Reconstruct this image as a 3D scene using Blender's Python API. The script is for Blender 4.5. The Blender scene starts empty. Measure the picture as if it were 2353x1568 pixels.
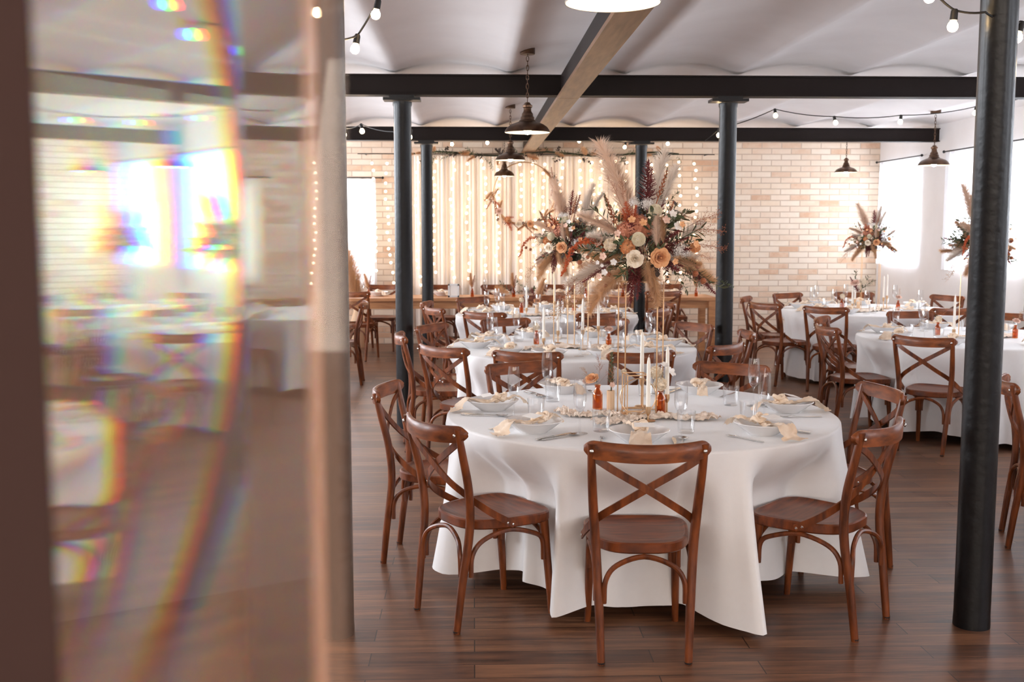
import bpy, bmesh, math, random
from math import sin, cos, pi, radians, sqrt, atan2, hypot
from mathutils import Vector, Matrix, Quaternion, noise

SC = bpy.context.scene
COL = SC.collection
rnd = random.Random(7)

# ------------------------------------------------------------------ camera, world, light, exposure
CAM_H, PITCH, YAW, FPX = 1.68, 0.1052, 0.0357, 2496.4
cam_data = bpy.data.cameras.new('camera')
cam = bpy.data.objects.new('camera', cam_data)
COL.objects.link(cam)
cam.location = (0, 0, CAM_H)
cam.rotation_euler = (pi / 2 - PITCH, 0.0, -YAW)
cam_data.sensor_width = 36.0
cam_data.lens = 36.0 * FPX / 2353.0
cam_data.clip_start = 0.02
cam_data.dof.use_dof = True
cam_data.dof.focus_distance = 4.9
cam_data.dof.aperture_fstop = 6.5
SC.camera = cam

world = bpy.data.worlds.new('sky')
SC.world = world
world.use_nodes = True
bg = world.node_tree.nodes['Background']
bg.inputs[0].default_value = (0.82, 0.90, 1.0, 1)
bg.inputs[1].default_value = 1.0

SC.view_settings.view_transform = 'Standard'
SC.view_settings.look = 'None'
SC.view_settings.gamma = 1.0
SC.view_settings.exposure = 0.32
SC.cycles.max_bounces = 9
SC.cycles.diffuse_bounces = 4
SC.cycles.glossy_bounces = 3
SC.cycles.transmission_bounces = 6
SC.cycles.transparent_max_bounces = 16
SC.cycles.sample_clamp_indirect = 6.0
SC.cycles.caustics_refractive = False
SC.cycles.caustics_reflective = False
SC.cycles.use_denoising = True

XW, XL_W, YB, YR = 5.85, -4.6, 15.6, -3.2          # room: right wall, left wall, far wall, rear wall
CEIL = 2.92
RIGHT_WIN = [(14.15, 15.38), (11.35, 13.15), (8.2, 10.0), (5.0, 6.8), (1.6, 3.4), (-1.6, 0.2)]
LEFT_WIN = [(13.2, 14.8), (10.2, 11.9), (7.2, 8.9), (4.2, 5.9)]
REAR_FILL_WIN = [(-3.6, -1.6), (-0.9, 1.1), (1.9, 3.9)]
WZ0, WZ1 = 1.17, 2.5


def area(name, loc, rot, sx, sy, watts, col):
    d = bpy.data.lights.new(name, 'AREA')
    d.shape = 'RECTANGLE'
    d.size, d.size_y, d.energy, d.color = sx, sy, watts, col
    o = bpy.data.objects.new(name, d)
    COL.objects.link(o)
    o.location, o.rotation_euler = loc, rot
    return o


DAY = (0.94, 0.96, 1.0)
for a, b in RIGHT_WIN:
    area('daylight', (XW + 0.42, (a + b) / 2, 1.80), (0, radians(114), 0), WZ1 - WZ0, b - a, 110, DAY)
for a, b in LEFT_WIN:
    area('daylight', (XL_W - 0.42, (a + b) / 2, 1.80), (0, radians(-114), 0), WZ1 - WZ0, b - a, 160, (0.92, 0.95, 1.0))
for a, b in REAR_FILL_WIN:
    area('daylight', ((a + b) / 2, YR - 0.42, 1.80), (radians(122), 0, 0), b - a, WZ1 - WZ0, 85, (1.0, 0.85, 0.71))  # unseen rear windows, added for warm frontal fill


# ------------------------------------------------------------------ pixel helpers (2353 x 1568 frame) used to measure places
_fw = Vector((sin(YAW) * cos(PITCH), cos(YAW) * cos(PITCH), -sin(PITCH)))
_rt = Vector((cos(YAW), -sin(YAW), 0))
_up = _rt.cross(_fw)


def ray(px, py):
    return _fw + _rt * ((px - 1176.5) / FPX) - _up * ((py - 784) / FPX)


def at_y(px, py, y):
    r = ray(px, py)
    return Vector((0, 0, CAM_H)) + r * (y / r.y)


def at_z(px, py, z):
    r = ray(px, py)
    return Vector((0, 0, CAM_H)) + r * ((z - CAM_H) / r.z)


# ------------------------------------------------------------------ materials
def lin(r, g, b):
    f = lambda c: (c / 255 / 12.92) if c / 255 <= 0.04045 else ((c / 255 + 0.055) / 1.055) ** 2.4
    return (f(r), f(g), f(b), 1.0)


def mat(name, col=(128, 128, 128), rough=0.5, metal=0.0, coat=0.0, emit=None, estr=0.0, sheen=0.0, spec=0.5, sss=0.0):
    m = bpy.data.materials.new(name)
    m.use_nodes = True
    p = m.node_tree.nodes['Principled BSDF']
    p.inputs['Base Color'].default_value = lin(*col)
    p.inputs['Roughness'].default_value = rough
    p.inputs['Metallic'].default_value = metal
    p.inputs['Coat Weight'].default_value = coat
    p.inputs['Coat Roughness'].default_value = 0.15
    p.inputs['Sheen Weight'].default_value = sheen
    p.inputs['Specular IOR Level'].default_value = spec
    if emit:
        p.inputs['Emission Color'].default_value = (*emit, 1)
        p.inputs['Emission Strength'].default_value = estr
    return m


def nodes(m):
    return m.node_tree.nodes, m.node_tree.links, m.node_tree.nodes['Principled BSDF']


def vary(m, c1, c2, scale=(1, 1, 1), nscale=5.0, detail=4, bump=0.0, bscale=None, lo=0.3, hi=0.7):
    """noise driven colour variation (a grain when the scale is uneven) and optional bump"""
    n, l, p = nodes(m)
    tc = n.new('ShaderNodeTexCoord')
    mp = n.new('ShaderNodeMapping')
    mp.inputs['Scale'].default_value = scale
    l.new(tc.outputs['Object'], mp.inputs['Vector'])
    t = n.new('ShaderNodeTexNoise')
    t.inputs['Scale'].default_value = nscale
    t.inputs['Detail'].default_value = detail
    l.new(mp.outputs[0], t.inputs['Vector'])
    r = n.new('ShaderNodeValToRGB')
    r.color_ramp.elements[0].position, r.color_ramp.elements[1].position = lo, hi
    r.color_ramp.elements[0].color, r.color_ramp.elements[1].color = lin(*c1), lin(*c2)
    l.new(t.outputs['Fac'], r.inputs['Fac'])
    l.new(r.outputs[0], p.inputs['Base Color'])
    if bump:
        b = n.new('ShaderNodeBump')
        b.inputs['Strength'].default_value = bump
        b.inputs['Distance'].default_value = 0.01
        t2 = n.new('ShaderNodeTexNoise')
        t2.inputs['Scale'].default_value = bscale or nscale * 4
        l.new(mp.outputs[0], t2.inputs['Vector'])
        l.new(t2.outputs['Fac'], b.inputs['Height'])
        l.new(b.outputs[0], p.inputs['Normal'])
    return m


M = {}
M['chair'] = vary(mat('walnut stained beech', rough=0.42, coat=0.12, spec=0.35), (72, 33, 13), (136, 70, 30), (6, 6, 1.2), 6.0, 5)
M['seat'] = vary(mat('walnut stained plywood', rough=0.36, coat=0.15, spec=0.4), (78, 35, 13), (134, 66, 27), (1.5, 9, 3), 5.0, 5)
M['walnut'] = mat('dark brown added strip', (48, 22, 14), 0.8)  # for the strip added at the prism's dark blurred edge
M['rail'] = vary(mat('walnut stained beech rail', rough=0.42, coat=0.12, spec=0.35), (80, 38, 15), (144, 77, 35), (1.2, 7, 7), 6.0, 5)
M['steel'] = mat('polished steel', (225, 222, 218), 0.16, 1.0)
M['cloth'] = vary(mat('white satin linen', rough=0.62, sheen=0.3), (238, 236, 235), (240, 238, 237), (1, 1, 1), 30, 2, 0.04, 260)
M['iron'] = vary(mat('black painted iron', rough=0.38, coat=0.05, spec=0.35), (9, 9, 11), (15, 15, 18), (1, 1, 1), 12, 3, 0.2, 30)
M['beam'] = mat('dark painted steel beam', (24, 14, 11), 0.55, spec=0.2)
M['timber'] = vary(mat('bounce-lit timber', rough=0.4), (98, 68, 46), (136, 100, 70), (9, 0.8, 9), 4, 5)  # lighter brown holds the bounce light under the long beam
M['lamp'] = vary(mat('aged bronze', rough=0.34, metal=0.85), (70, 52, 42), (104, 78, 60), (1, 1, 1), 12, 3)
M['lampin'] = mat('cream enamel', (240, 228, 205), 0.4)
M['bulb'] = mat('glowing filament glass', (255, 220, 160), 0.2, emit=(1.0, 0.70, 0.38), estr=55)
M['pbulb'] = mat('glowing lamp bulb', (255, 220, 160), 0.2, emit=(1.0, 0.83, 0.62), estr=60)
M['fairy'] = mat('glowing fairy bulb', (255, 225, 170), 0.2, emit=(1.0, 0.77, 0.50), estr=5.5)
M['black'] = mat('black rubber', (24, 22, 22), 0.6)
M['plaster'] = vary(mat('white plaster', rough=0.85), (238, 234, 234), (245, 242, 242), (1, 1, 1), 2.0, 4, 0.10, 14)
M['wallp'] = vary(mat('pale wall paint', rough=0.8), (226, 221, 219), (234, 230, 229), (1, 1, 1), 2.0, 4, 0.08, 14)
M['drape'] = mat('white voile', (240, 228, 217), 0.8)
M['gold'] = mat('brushed brass', (214, 178, 140), 0.28, 1.0)
M['wax'] = mat('ivory wax', (246, 238, 226), 0.45)
M['china'] = mat('white glazed china', (238, 236, 236), 0.2, coat=0.4)
M['napkin'] = vary(mat('peach muslin', rough=0.9, sheen=0.2), (240, 214, 186), (248, 228, 206), (1, 1, 1), 20, 3, 0.2, 120)
M['gauze'] = vary(mat('blush gauze', rough=0.9), (250, 226, 204), (254, 238, 222), (1, 1, 1), 14, 3, 0.2, 120)
M['card'] = mat('white card', (248, 244, 240), 0.7)
M['oak'] = vary(mat('light oak', rough=0.42), (168, 112, 72), (204, 148, 102), (1.0, 9, 9), 3, 5)
M['pvcframe'] = mat('white window frame', (238, 238, 240), 0.4)
M['frame'] = mat('silver frame', (214, 216, 220), 0.3, 0.3)
M['ribbed'] = mat('peach ribbed glass', (232, 196, 160), 0.25, coat=0.4)


def sheer(name, col, transp, transl):
    m = bpy.data.materials.new(name)
    m.use_nodes = True
    n, l = m.node_tree.nodes, m.node_tree.links
    n.clear()
    out = n.new('ShaderNodeOutputMaterial')
    t = n.new('ShaderNodeBsdfTransparent')
    d = n.new('ShaderNodeBsdfDiffuse')
    s = n.new('ShaderNodeBsdfTranslucent')
    d.inputs[0].default_value = s.inputs[0].default_value = lin(*col)
    m1, m2 = n.new('ShaderNodeMixShader'), n.new('ShaderNodeMixShader')
    m1.inputs[0].default_value, m2.inputs[0].default_value = transl, transp
    l.new(d.outputs[0], m1.inputs[1]); l.new(s.outputs[0], m1.inputs[2])
    l.new(m1.outputs[0], m2.inputs[1]); l.new(t.outputs[0], m2.inputs[2])
    l.new(m2.outputs[0], out.inputs[0])
    return m


M['curtain'] = sheer('sheer white curtain', (240, 242, 246), 0.16, 0.5)
M['sheergauze'] = sheer('sheer blush gauze', (244, 214, 190), 0.12, 0.25)


def thin_glass(name, tint, reflect=1.0):
    m = bpy.data.materials.new(name)
    m.use_nodes = True
    n, l = m.node_tree.nodes, m.node_tree.links
    n.clear()
    out = n.new('ShaderNodeOutputMaterial')
    t = n.new('ShaderNodeBsdfTransparent'); t.inputs[0].default_value = (*tint, 1)
    g = n.new('ShaderNodeBsdfGlossy'); g.inputs['Roughness'].default_value = 0.03
    lw = n.new('ShaderNodeLayerWeight'); lw.inputs['Blend'].default_value = 0.22
    mu = n.new('ShaderNodeMath'); mu.operation = 'MULTIPLY_ADD'
    mu.inputs[1].default_value = 0.75 * reflect; mu.inputs[2].default_value = 0.03 * reflect
    mx = n.new('ShaderNodeMixShader')
    l.new(lw.outputs['Facing'], mu.inputs[0]); l.new(mu.outputs[0], mx.inputs[0])
    l.new(t.outputs[0], mx.inputs[1]); l.new(g.outputs[0], mx.inputs[2]); l.new(mx.outputs[0], out.inputs[0])
    return m


M['glass'] = thin_glass('clear glass', (0.988, 0.99, 0.992), 0.75)
M['pane'] = thin_glass('window glass', (0.97, 0.98, 0.99), 0.4)
M['amber'] = thin_glass('amber glass', (0.82, 0.48, 0.20), 0.8)


def prism_glass(name='dispersive prism glass', veil=0.09):
    """dispersive optical glass: each colour band has its own refractive index; a peach diffuse share paints the hazy veil on the faces"""
    m = bpy.data.materials.new(name)
    m.use_nodes = True
    n, l = m.node_tree.nodes, m.node_tree.links
    n.clear()
    out = n.new('ShaderNodeOutputMaterial')
    bands = [((0.50, 0.0, 0.0), 1.510), ((0.35, 0.15, 0.0), 1.513), ((0.15, 0.35, 0.05), 1.516), ((0.0, 0.35, 0.15), 1.520), ((0.0, 0.15, 0.35), 1.523), ((0.0, 0.0, 0.45), 1.527)]
    prev = None
    for c, ior in bands:
        g = n.new('ShaderNodeBsdfGlass')
        g.inputs['Color'].default_value = (*c, 1)
        g.inputs['IOR'].default_value = ior
        g.inputs['Roughness'].default_value = 0.015
        if prev is None:
            prev = g
        else:
            a = n.new('ShaderNodeAddShader')
            l.new(prev.outputs[0], a.inputs[0]); l.new(g.outputs[0], a.inputs[1])
            prev = a
    d = n.new('ShaderNodeBsdfDiffuse'); d.inputs[0].default_value = lin(224, 168, 134)
    mx = n.new('ShaderNodeMixShader'); mx.inputs[0].default_value = veil
    l.new(prev.outputs[0], mx.inputs[1]); l.new(d.outputs[0], mx.inputs[2]); l.new(mx.outputs[0], out.inputs[0])
    return m


M['prism'] = prism_glass()
M['ground'] = prism_glass('ground prism side', 0.62)


def veil_glass():  # thin glass with haze painted in as a peach diffuse share
    m = thin_glass('haze veil plate glass', (0.95, 0.93, 0.91), 0.5)
    n, l = m.node_tree.nodes, m.node_tree.links
    out = [q for q in n if q.type == 'OUTPUT_MATERIAL'][0]
    old = out.inputs[0].links[0].from_socket
    d = n.new('ShaderNodeBsdfDiffuse'); d.inputs[0].default_value = lin(226, 186, 160)
    mx = n.new('ShaderNodeMixShader'); mx.inputs[0].default_value = 0.085
    l.new(old, mx.inputs[1]); l.new(d.outputs[0], mx.inputs[2]); l.new(mx.outputs[0], out.inputs[0])
    return m


M['veilglass'] = veil_glass()


def floor_mat():
    m = mat('wood look plank floor', (110, 76, 58), 0.34)
    n, l, p = nodes(m)
    tc = n.new('ShaderNodeTexCoord')
    br = n.new('ShaderNodeTexBrick')
    br.offset = 0.37; br.offset_frequency = 2
    for k, v in (('Scale', 1.0), ('Brick Width', 1.1), ('Row Height', 0.126), ('Mortar Size', 0.0022), ('Mortar Smooth', 0.1), ('Bias', 0.0)):
        br.inputs[k].default_value = v
    br.inputs['Color1'].default_value = (0.0, 0, 0, 1)
    br.inputs['Color2'].default_value = (1.0, 1, 1, 1)
    br.inputs['Mortar'].default_value = (0.5, 0.5, 0.5, 1)
    l.new(tc.outputs['Object'], br.inputs['Vector'])
    mp = n.new('ShaderNodeMapping'); mp.inputs['Scale'].default_value = (1.2, 11, 1)
    l.new(tc.outputs['Object'], mp.inputs['Vector'])
    ns = n.new('ShaderNodeTexNoise'); ns.inputs['Scale'].default_value = 2.2; ns.inputs['Detail'].default_value = 7
    ns.inputs['Roughness'].default_value = 0.65
    l.new(mp.outputs[0], ns.inputs['Vector'])
    mixf = n.new('ShaderNodeMath'); mixf.operation = 'MULTIPLY_ADD'
    mixf.inputs[1].default_value = 0.22
    l.new(br.outputs['Color'], mixf.inputs[0]); l.new(ns.outputs['Fac'], mixf.inputs[2])
    r = n.new('ShaderNodeValToRGB')
    e = r.color_ramp.elements
    e[0].position, e[0].color = 0.34, lin(54, 34, 25)
    e[1].position, e[1].color = 0.86, lin(146, 102, 72)
    x = e.new(0.58); x.color = lin(102, 67, 47)
    l.new(mixf.outputs[0], r.inputs['Fac'])
    mx = n.new('ShaderNodeMix'); mx.data_type = 'RGBA'
    mx.inputs['B'].default_value = lin(44, 30, 25)
    l.new(r.outputs[0], mx.inputs['A']); l.new(br.outputs['Fac'], mx.inputs['Factor'])
    l.new(mx.outputs['Result'], p.inputs['Base Color'])
    b = n.new('ShaderNodeBump'); b.inputs['Strength'].default_value = 0.25; b.inputs['Distance'].default_value = 0.004
    inv = n.new('ShaderNodeMath'); inv.operation = 'SUBTRACT'; inv.inputs[0].default_value = 1.0
    l.new(br.outputs['Fac'], inv.inputs[1])
    ad = n.new('ShaderNodeMath'); ad.operation = 'MULTIPLY_ADD'; ad.inputs[1].default_value = 0.35
    l.new(ns.outputs['Fac'], ad.inputs[0]); l.new(inv.outputs[0], ad.inputs[2])
    l.new(ad.outputs[0], b.inputs['Height']); l.new(b.outputs[0], p.inputs['Normal'])
    rr = n.new('ShaderNodeMapRange'); rr.inputs['To Min'].default_value = 0.28; rr.inputs['To Max'].default_value = 0.46
    l.new(ns.outputs['Fac'], rr.inputs['Value']); l.new(rr.outputs[0], p.inputs['Roughness'])
    return m


M['floor'] = floor_mat()


def brick_mat():
    m = mat('pale reclaimed brick', (220, 195, 170), 0.85)
    n, l, p = nodes(m)
    tc = n.new('ShaderNodeTexCoord')
    sep = n.new('ShaderNodeSeparateXYZ'); cmb = n.new('ShaderNodeCombineXYZ')
    l.new(tc.outputs['Object'], sep.inputs[0])
    l.new(sep.outputs['X'], cmb.inputs['X']); l.new(sep.outputs['Z'], cmb.inputs['Y'])
    br = n.new('ShaderNodeTexBrick')
    for k, v in (('Scale', 1.0), ('Brick Width', 0.285), ('Row Height', 0.082), ('Mortar Size', 0.008), ('Mortar Smooth', 0.3), ('Bias', 0.0)):
        br.inputs[k].default_value = v
    br.inputs['Color1'].default_value = (0, 0, 0, 1)
    br.inputs['Color2'].default_value = (1, 1, 1, 1)
    l.new(cmb.outputs[0], br.inputs['Vector'])
    r = n.new('ShaderNodeValToRGB')
    e = r.color_ramp.elements
    e[0].position, e[0].color = 0.0, lin(206, 168, 140)
    e[1].position, e[1].color = 1.0, lin(226, 206, 184)
    for q, c in ((0.12, (218, 188, 162)), (0.35, (226, 206, 186)), (0.7, (232, 218, 202))):
        x = e.new(q); x.color = lin(*c)
    ns = n.new('ShaderNodeTexNoise'); ns.inputs['Scale'].default_value = 9; ns.inputs['Detail'].default_value = 5
    l.new(cmb.outputs[0], ns.inputs['Vector'])
    ad = n.new('ShaderNodeMath'); ad.operation = 'MULTIPLY_ADD'; ad.inputs[1].default_value = 0.5
    su = n.new('ShaderNodeMath'); su.operation = 'SUBTRACT'; su.inputs[1].default_value = 0.25
    l.new(ns.outputs['Fac'], ad.inputs[0]); l.new(br.outputs['Color'], ad.inputs[2])
    l.new(ad.outputs[0], su.inputs[0]); l.new(su.outputs[0], r.inputs['Fac'])
    mx = n.new('ShaderNodeMix'); mx.data_type = 'RGBA'
    mx.inputs['B'].default_value = lin(198, 177, 158)
    l.new(r.outputs[0], mx.inputs['A']); l.new(br.outputs['Fac'], mx.inputs['Factor'])
    l.new(mx.outputs['Result'], p.inputs['Base Color'])
    b = n.new('ShaderNodeBump'); b.inputs['Strength'].default_value = 0.5; b.inputs['Distance'].default_value = 0.01
    inv = n.new('ShaderNodeMath'); inv.operation = 'SUBTRACT'; inv.inputs[0].default_value = 1.0
    l.new(br.outputs['Fac'], inv.inputs[1]); l.new(inv.outputs[0], b.inputs['Height']); l.new(b.outputs[0], p.inputs['Normal'])
    return m


M['brick'] = brick_mat()


# ------------------------------------------------------------------ mesh builder
class MB:
    def __init__(s):
        s.v, s.f = [], []

    def add(s, vs, fs):
        o = len(s.v)
        s.v += [tuple(p) for p in vs]
        s.f += [tuple(i + o for i in f) for f in fs]
        return s

    def box(s, c, d, rz=0.0):
        x, y, z = (q / 2 for q in d)
        vs = [Vector((a * x, b * y, e * z)) for a in (-1, 1) for b in (-1, 1) for e in (-1, 1)]
        if rz:
            R = Matrix.Rotation(rz, 3, 'Z'); vs = [R @ q for q in vs]
        vs = [q + Vector(c) for q in vs]
        return s.add(vs, [(0, 1, 3, 2), (4, 6, 7, 5), (0, 4, 5, 1), (2, 3, 7, 6), (0, 2, 6, 4), (1, 5, 7, 3)])

    def rings(s, rings, cap=True, closed=True):
        n = len(rings[0]); vs = [p for r in rings for p in r]; fs = []
        for i in range(len(rings) - 1):
            for j in range(n if closed else n - 1):
                k = (j + 1) % n
                fs.append((i * n + j, i * n + k, (i + 1) * n + k, (i + 1) * n + j))
        if cap:
            fs.append(tuple(range(n - 1, -1, -1))); fs.append(tuple((len(rings) - 1) * n + j for j in range(n)))
        return s.add(vs, fs)

    def lathe(s, prof, n=20, c=(0, 0, 0), cap=False):
        return s.rings([[(c[0] + r * cos(2 * pi * j / n), c[1] + r * sin(2 * pi * j / n), c[2] + z) for j in range(n)] for r, z in prof], cap)

    def tube(s, pts, rad, n=8, cap=True):
        pts = [Vector(p) for p in pts]
        if not hasattr(rad, '__len__'):
            rad = [rad] * len(pts)
        t0 = (pts[1] - pts[0]).normalized()
        nrm = t0.orthogonal().normalized(); rs = []
        for i, p in enumerate(pts):
            a = pts[max(i - 1, 0)]; b = pts[min(i + 1, len(pts) - 1)]
            t = (b - a).normalized()
            nrm = (nrm - t * nrm.dot(t)).normalized()
            bn = t.cross(nrm)
            rs.append([p + (nrm * cos(2 * pi * j / n) + bn * sin(2 * pi * j / n)) * rad[i] for j in range(n)])
        return s.rings(rs, cap)

    def ribbon(s, pts, nrms, w, th):
        pts = [Vector(p) for p in pts]; rs = []
        for i, p in enumerate(pts):
            a = pts[max(i - 1, 0)]; b = pts[min(i + 1, len(pts) - 1)]
            t = (b - a).normalized(); nn = Vector(nrms[i]); nn = (nn - t * nn.dot(t)).normalized()
            sd = t.cross(nn)
            ww = w[i] if hasattr(w, '__len__') else w
            rs.append([p + sd * ww / 2 + nn * th / 2, p - sd * ww / 2 + nn * th / 2, p - sd * ww / 2 - nn * th / 2, p + sd * ww / 2 - nn * th / 2])
        return s.rings(rs, True)

    def ico(s, c, r, sub=1, sq=(1, 1, 1)):
        bm = bmesh.new(); bmesh.ops.create_icosphere(bm, subdivisions=sub, radius=1.0)
        bm.verts.ensure_lookup_table()
        vs = [(c[0] + v.co.x * r * sq[0], c[1] + v.co.y * r * sq[1], c[2] + v.co.z * r * sq[2]) for v in bm.verts]
        fs = [tuple(v.index for v in f.verts) for f in bm.faces]
        bm.free()
        return s.add(vs, fs)

    def octa(s, c, r, sq=1.0):
        x, y, z = c
        return s.add([(x + r, y, z), (x - r, y, z), (x, y + r, z), (x, y - r, z), (x, y, z + r * sq), (x, y, z - r * sq)],
                     [(0, 2, 4), (2, 1, 4), (1, 3, 4), (3, 0, 4), (2, 0, 5), (1, 2, 5), (3, 1, 5), (0, 3, 5)])

    def mesh(s, name, m, smooth=True, angle=40):
        me = bpy.data.meshes.new(name)
        me.from_pydata(s.v, [], s.f)
        me.materials.append(M[m] if isinstance(m, str) else m)
        if smooth:
            me.polygons.foreach_set('use_smooth', [True] * len(me.polygons))
            me.set_sharp_from_angle(angle=radians(angle))
        me.update()
        return me

    def build(s, name, m, parent=None, smooth=True, angle=40):
        return link(name, s.mesh(name, m, smooth, angle), parent)


def link(name, me, parent=None):
    o = bpy.data.objects.new(name, me)
    COL.objects.link(o)
    o.parent = parent
    return o


def tag(o, label, cat=None, group=None, kind=None):
    if label: o['label'] = label
    if cat: o['category'] = cat
    if group: o['group'] = group
    if kind: o['kind'] = kind
    return o


def thing(name, label, cat, loc=(0, 0, 0), rz=0.0, group=None):
    o = bpy.data.objects.new(name, None)
    o.empty_display_size = 0.05
    COL.objects.link(o)
    o.location = loc; o.rotation_euler = (0, 0, rz)
    return tag(o, label, cat, group)


KIDS = {}


def dup(o, loc=None, rz=None, label=None, parent=None, sc=None):
    c = o.copy(); COL.objects.link(c)
    if parent: c.parent = parent
    for ch in o.children:
        d = ch.copy(); COL.objects.link(d); d.parent = c
        for g in ch.children:
            e = g.copy(); COL.objects.link(e); e.parent = d
    if loc is not None: c.location = loc
    if rz is not None: c.rotation_euler = (0, 0, rz)
    if label: c['label'] = label
    if sc: c.scale = (sc, sc, sc) if not hasattr(sc, '__len__') else sc
    return c


class Kind:
    """first use moves the built thing itself, later uses copy it"""
    def __init__(s, make): s.make, s.o = make, None

    def __call__(s, loc, rz, label, group=None, sc=None):
        if s.o is None:
            s.o = o = s.make()
            o.location = loc; o.rotation_euler = (0, 0, rz)
            if sc: o.scale = (sc, sc, sc)
        else:
            o = dup(s.o, loc, rz, sc=sc)
            if not sc: o.scale = (1, 1, 1)
        o['label'] = label
        if group: o['group'] = group
        return o


def struct(name, mb, m, label=None, cat=None, parent=None, smooth=False):
    o = mb.build(name, m, parent, smooth)
    return tag(o, label, cat, kind='structure') if parent is None else o


# ------------------------------------------------------------------ the room
struct('floor', MB().box(((XL_W + XW) / 2, (YB + YR) / 2, -0.05), (XW - XL_W + 0.6, YB - YR + 0.6, 0.1)), 'floor', 'brown wood plank floor', 'floor')

# vaulted ceiling: shallow barrel vaults running along the room
mb = MB(); xs = []
x = XL_W - 0.3
while x <= XW + 0.31:
    xs.append(x); x += 0.047
P0, PER = 0.30, 0.94
prof = []
for x in xs:
    u = ((x - P0) / PER) % 1.0
    prof.append(CEIL + 0.085 * (1 - (2 * u - 1) ** 2))
vs, fs = [], []
for y in (YR - 0.3, YB + 0.3):
    vs += [(x, y, z) for x, z in zip(xs, prof)]
n = len(xs)
for j in range(n - 1):
    fs.append((j, j + n, j + n + 1, j + 1))
mb.add(vs, fs)
mb.box(((XL_W + XW) / 2, (YB + YR) / 2, 3.2), (XW - XL_W + 0.6, YB - YR + 0.6, 0.08))
struct('ceiling', mb, 'plaster', 'white plaster ceiling of shallow barrel vaults', 'ceiling', smooth=True)


def wall(name, axis, pos, thick, span, wins, m, label):
    mb = MB(); H = 3.16

    def bx(a, b, z0, z1):
        if axis == 'x':
            mb.box((pos + thick / 2, (a + b) / 2, (z0 + z1) / 2), (abs(thick), b - a, z1 - z0))
        else:
            mb.box(((a + b) / 2, pos + thick / 2, (z0 + z1) / 2), (b - a, abs(thick), z1 - z0))
    cur = span[0]
    for a, b, z0, z1 in sorted(wins):
        bx(cur, a, 0, H); bx(a, b, 0, z0); bx(a, b, z1, H); cur = b
    bx(cur, span[1], 0, H)
    return struct(name, mb, m, label, 'wall')


wall('wall_right', 'x', XW, 0.3, (YR, YB), [(a, b, WZ0, WZ1) for a, b in RIGHT_WIN], 'wallp', 'white side wall with tall curtained windows')
wall('wall_left', 'x', XL_W, -0.3, (YR, YB), [(a, b, WZ0, WZ1) for a, b in LEFT_WIN], 'wallp', 'white side wall opposite the curtained windows')
wall('wall_rear', 'y', YR, -0.3, (XL_W - 0.3, XW + 0.3), [(a, b, WZ0, WZ1) for a, b in REAR_FILL_WIN], 'wallp', 'white wall at the near end of the hall')
BW = (-2.7, -1.42, 0.9, 2.3)
wall('wall_back', 'y', YB, 0.3, (XL_W - 0.3, XW + 0.3), [BW], 'brick', 'pale brick wall at the far end of the hall')
area('daylight', ((BW[0] + BW[1]) / 2, YB + 0.42, 1.6), (radians(-90), 0, 0), 1.2, 1.3, 50, DAY)

wn = 0


def window(x, y, w, axis, z0=WZ0, z1=WZ1):
    global wn
    wn += 1
    mb = MB(); t = 0.05
    h = z1 - z0

    def bx(a, z, sa, sz, dep=0.06):
        if axis == 'x': mb.box((x, y + a, z), (dep, sa, sz))
        else: mb.box((x + a, y, z), (sa, dep, sz))
    for s in (-1, 1): bx(s * (w / 2 - t / 2), z0 + h / 2, t, h)
    bx(0, z0 + t / 2, w, t); bx(0, z1 - t / 2, w, t); bx(0, z0 + h / 2, 0.06, h)
    o = mb.build('window_%d' % wn, 'pvcframe', None, False)
    tag(o, None, 'window', kind='structure')
    pm = MB()
    for s in (-1, 1):
        if axis == 'x': pm.box((x, y + s * w / 4, z0 + h / 2), (0.008, w / 2 - 0.06, h - 0.06))
        else: pm.box((x + s * w / 4, y, z0 + h / 2), (w / 2 - 0.06, 0.008, h - 0.06))
    pm.build('glass_pane', 'pane', o, False)
    return o


names_r = ['far corner by the brick wall', 'side wall next to the corner window', 'side wall, third from the brick wall', 'side wall, fourth from the brick wall', 'side wall, fifth from the brick wall', 'side wall, sixth from the brick wall']
for (a, b), nm in zip(RIGHT_WIN, names_r):
    window(XW + 0.2, (a + b) / 2, b - a, 'x')['label'] = 'white framed window in the ' + nm
for i, (a, b) in enumerate(LEFT_WIN):
    window(XL_W - 0.2, (a + b) / 2, b - a, 'x')['label'] = 'white framed window behind the prism, %s from the brick wall' % ['first', 'second', 'third', 'fourth', 'fifth', 'sixth'][i]
for i, (a, b) in enumerate(REAR_FILL_WIN):
    window((a + b) / 2, YR - 0.2, b - a, 'y')['label'] = 'white framed window added for fill in the near end wall, %s along' % ['first', 'second', 'third'][i]
window((BW[0] + BW[1]) / 2, YB + 0.2, BW[1] - BW[0], 'y', BW[2], BW[3])['label'] = 'curtained window in the brick wall'


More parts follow.
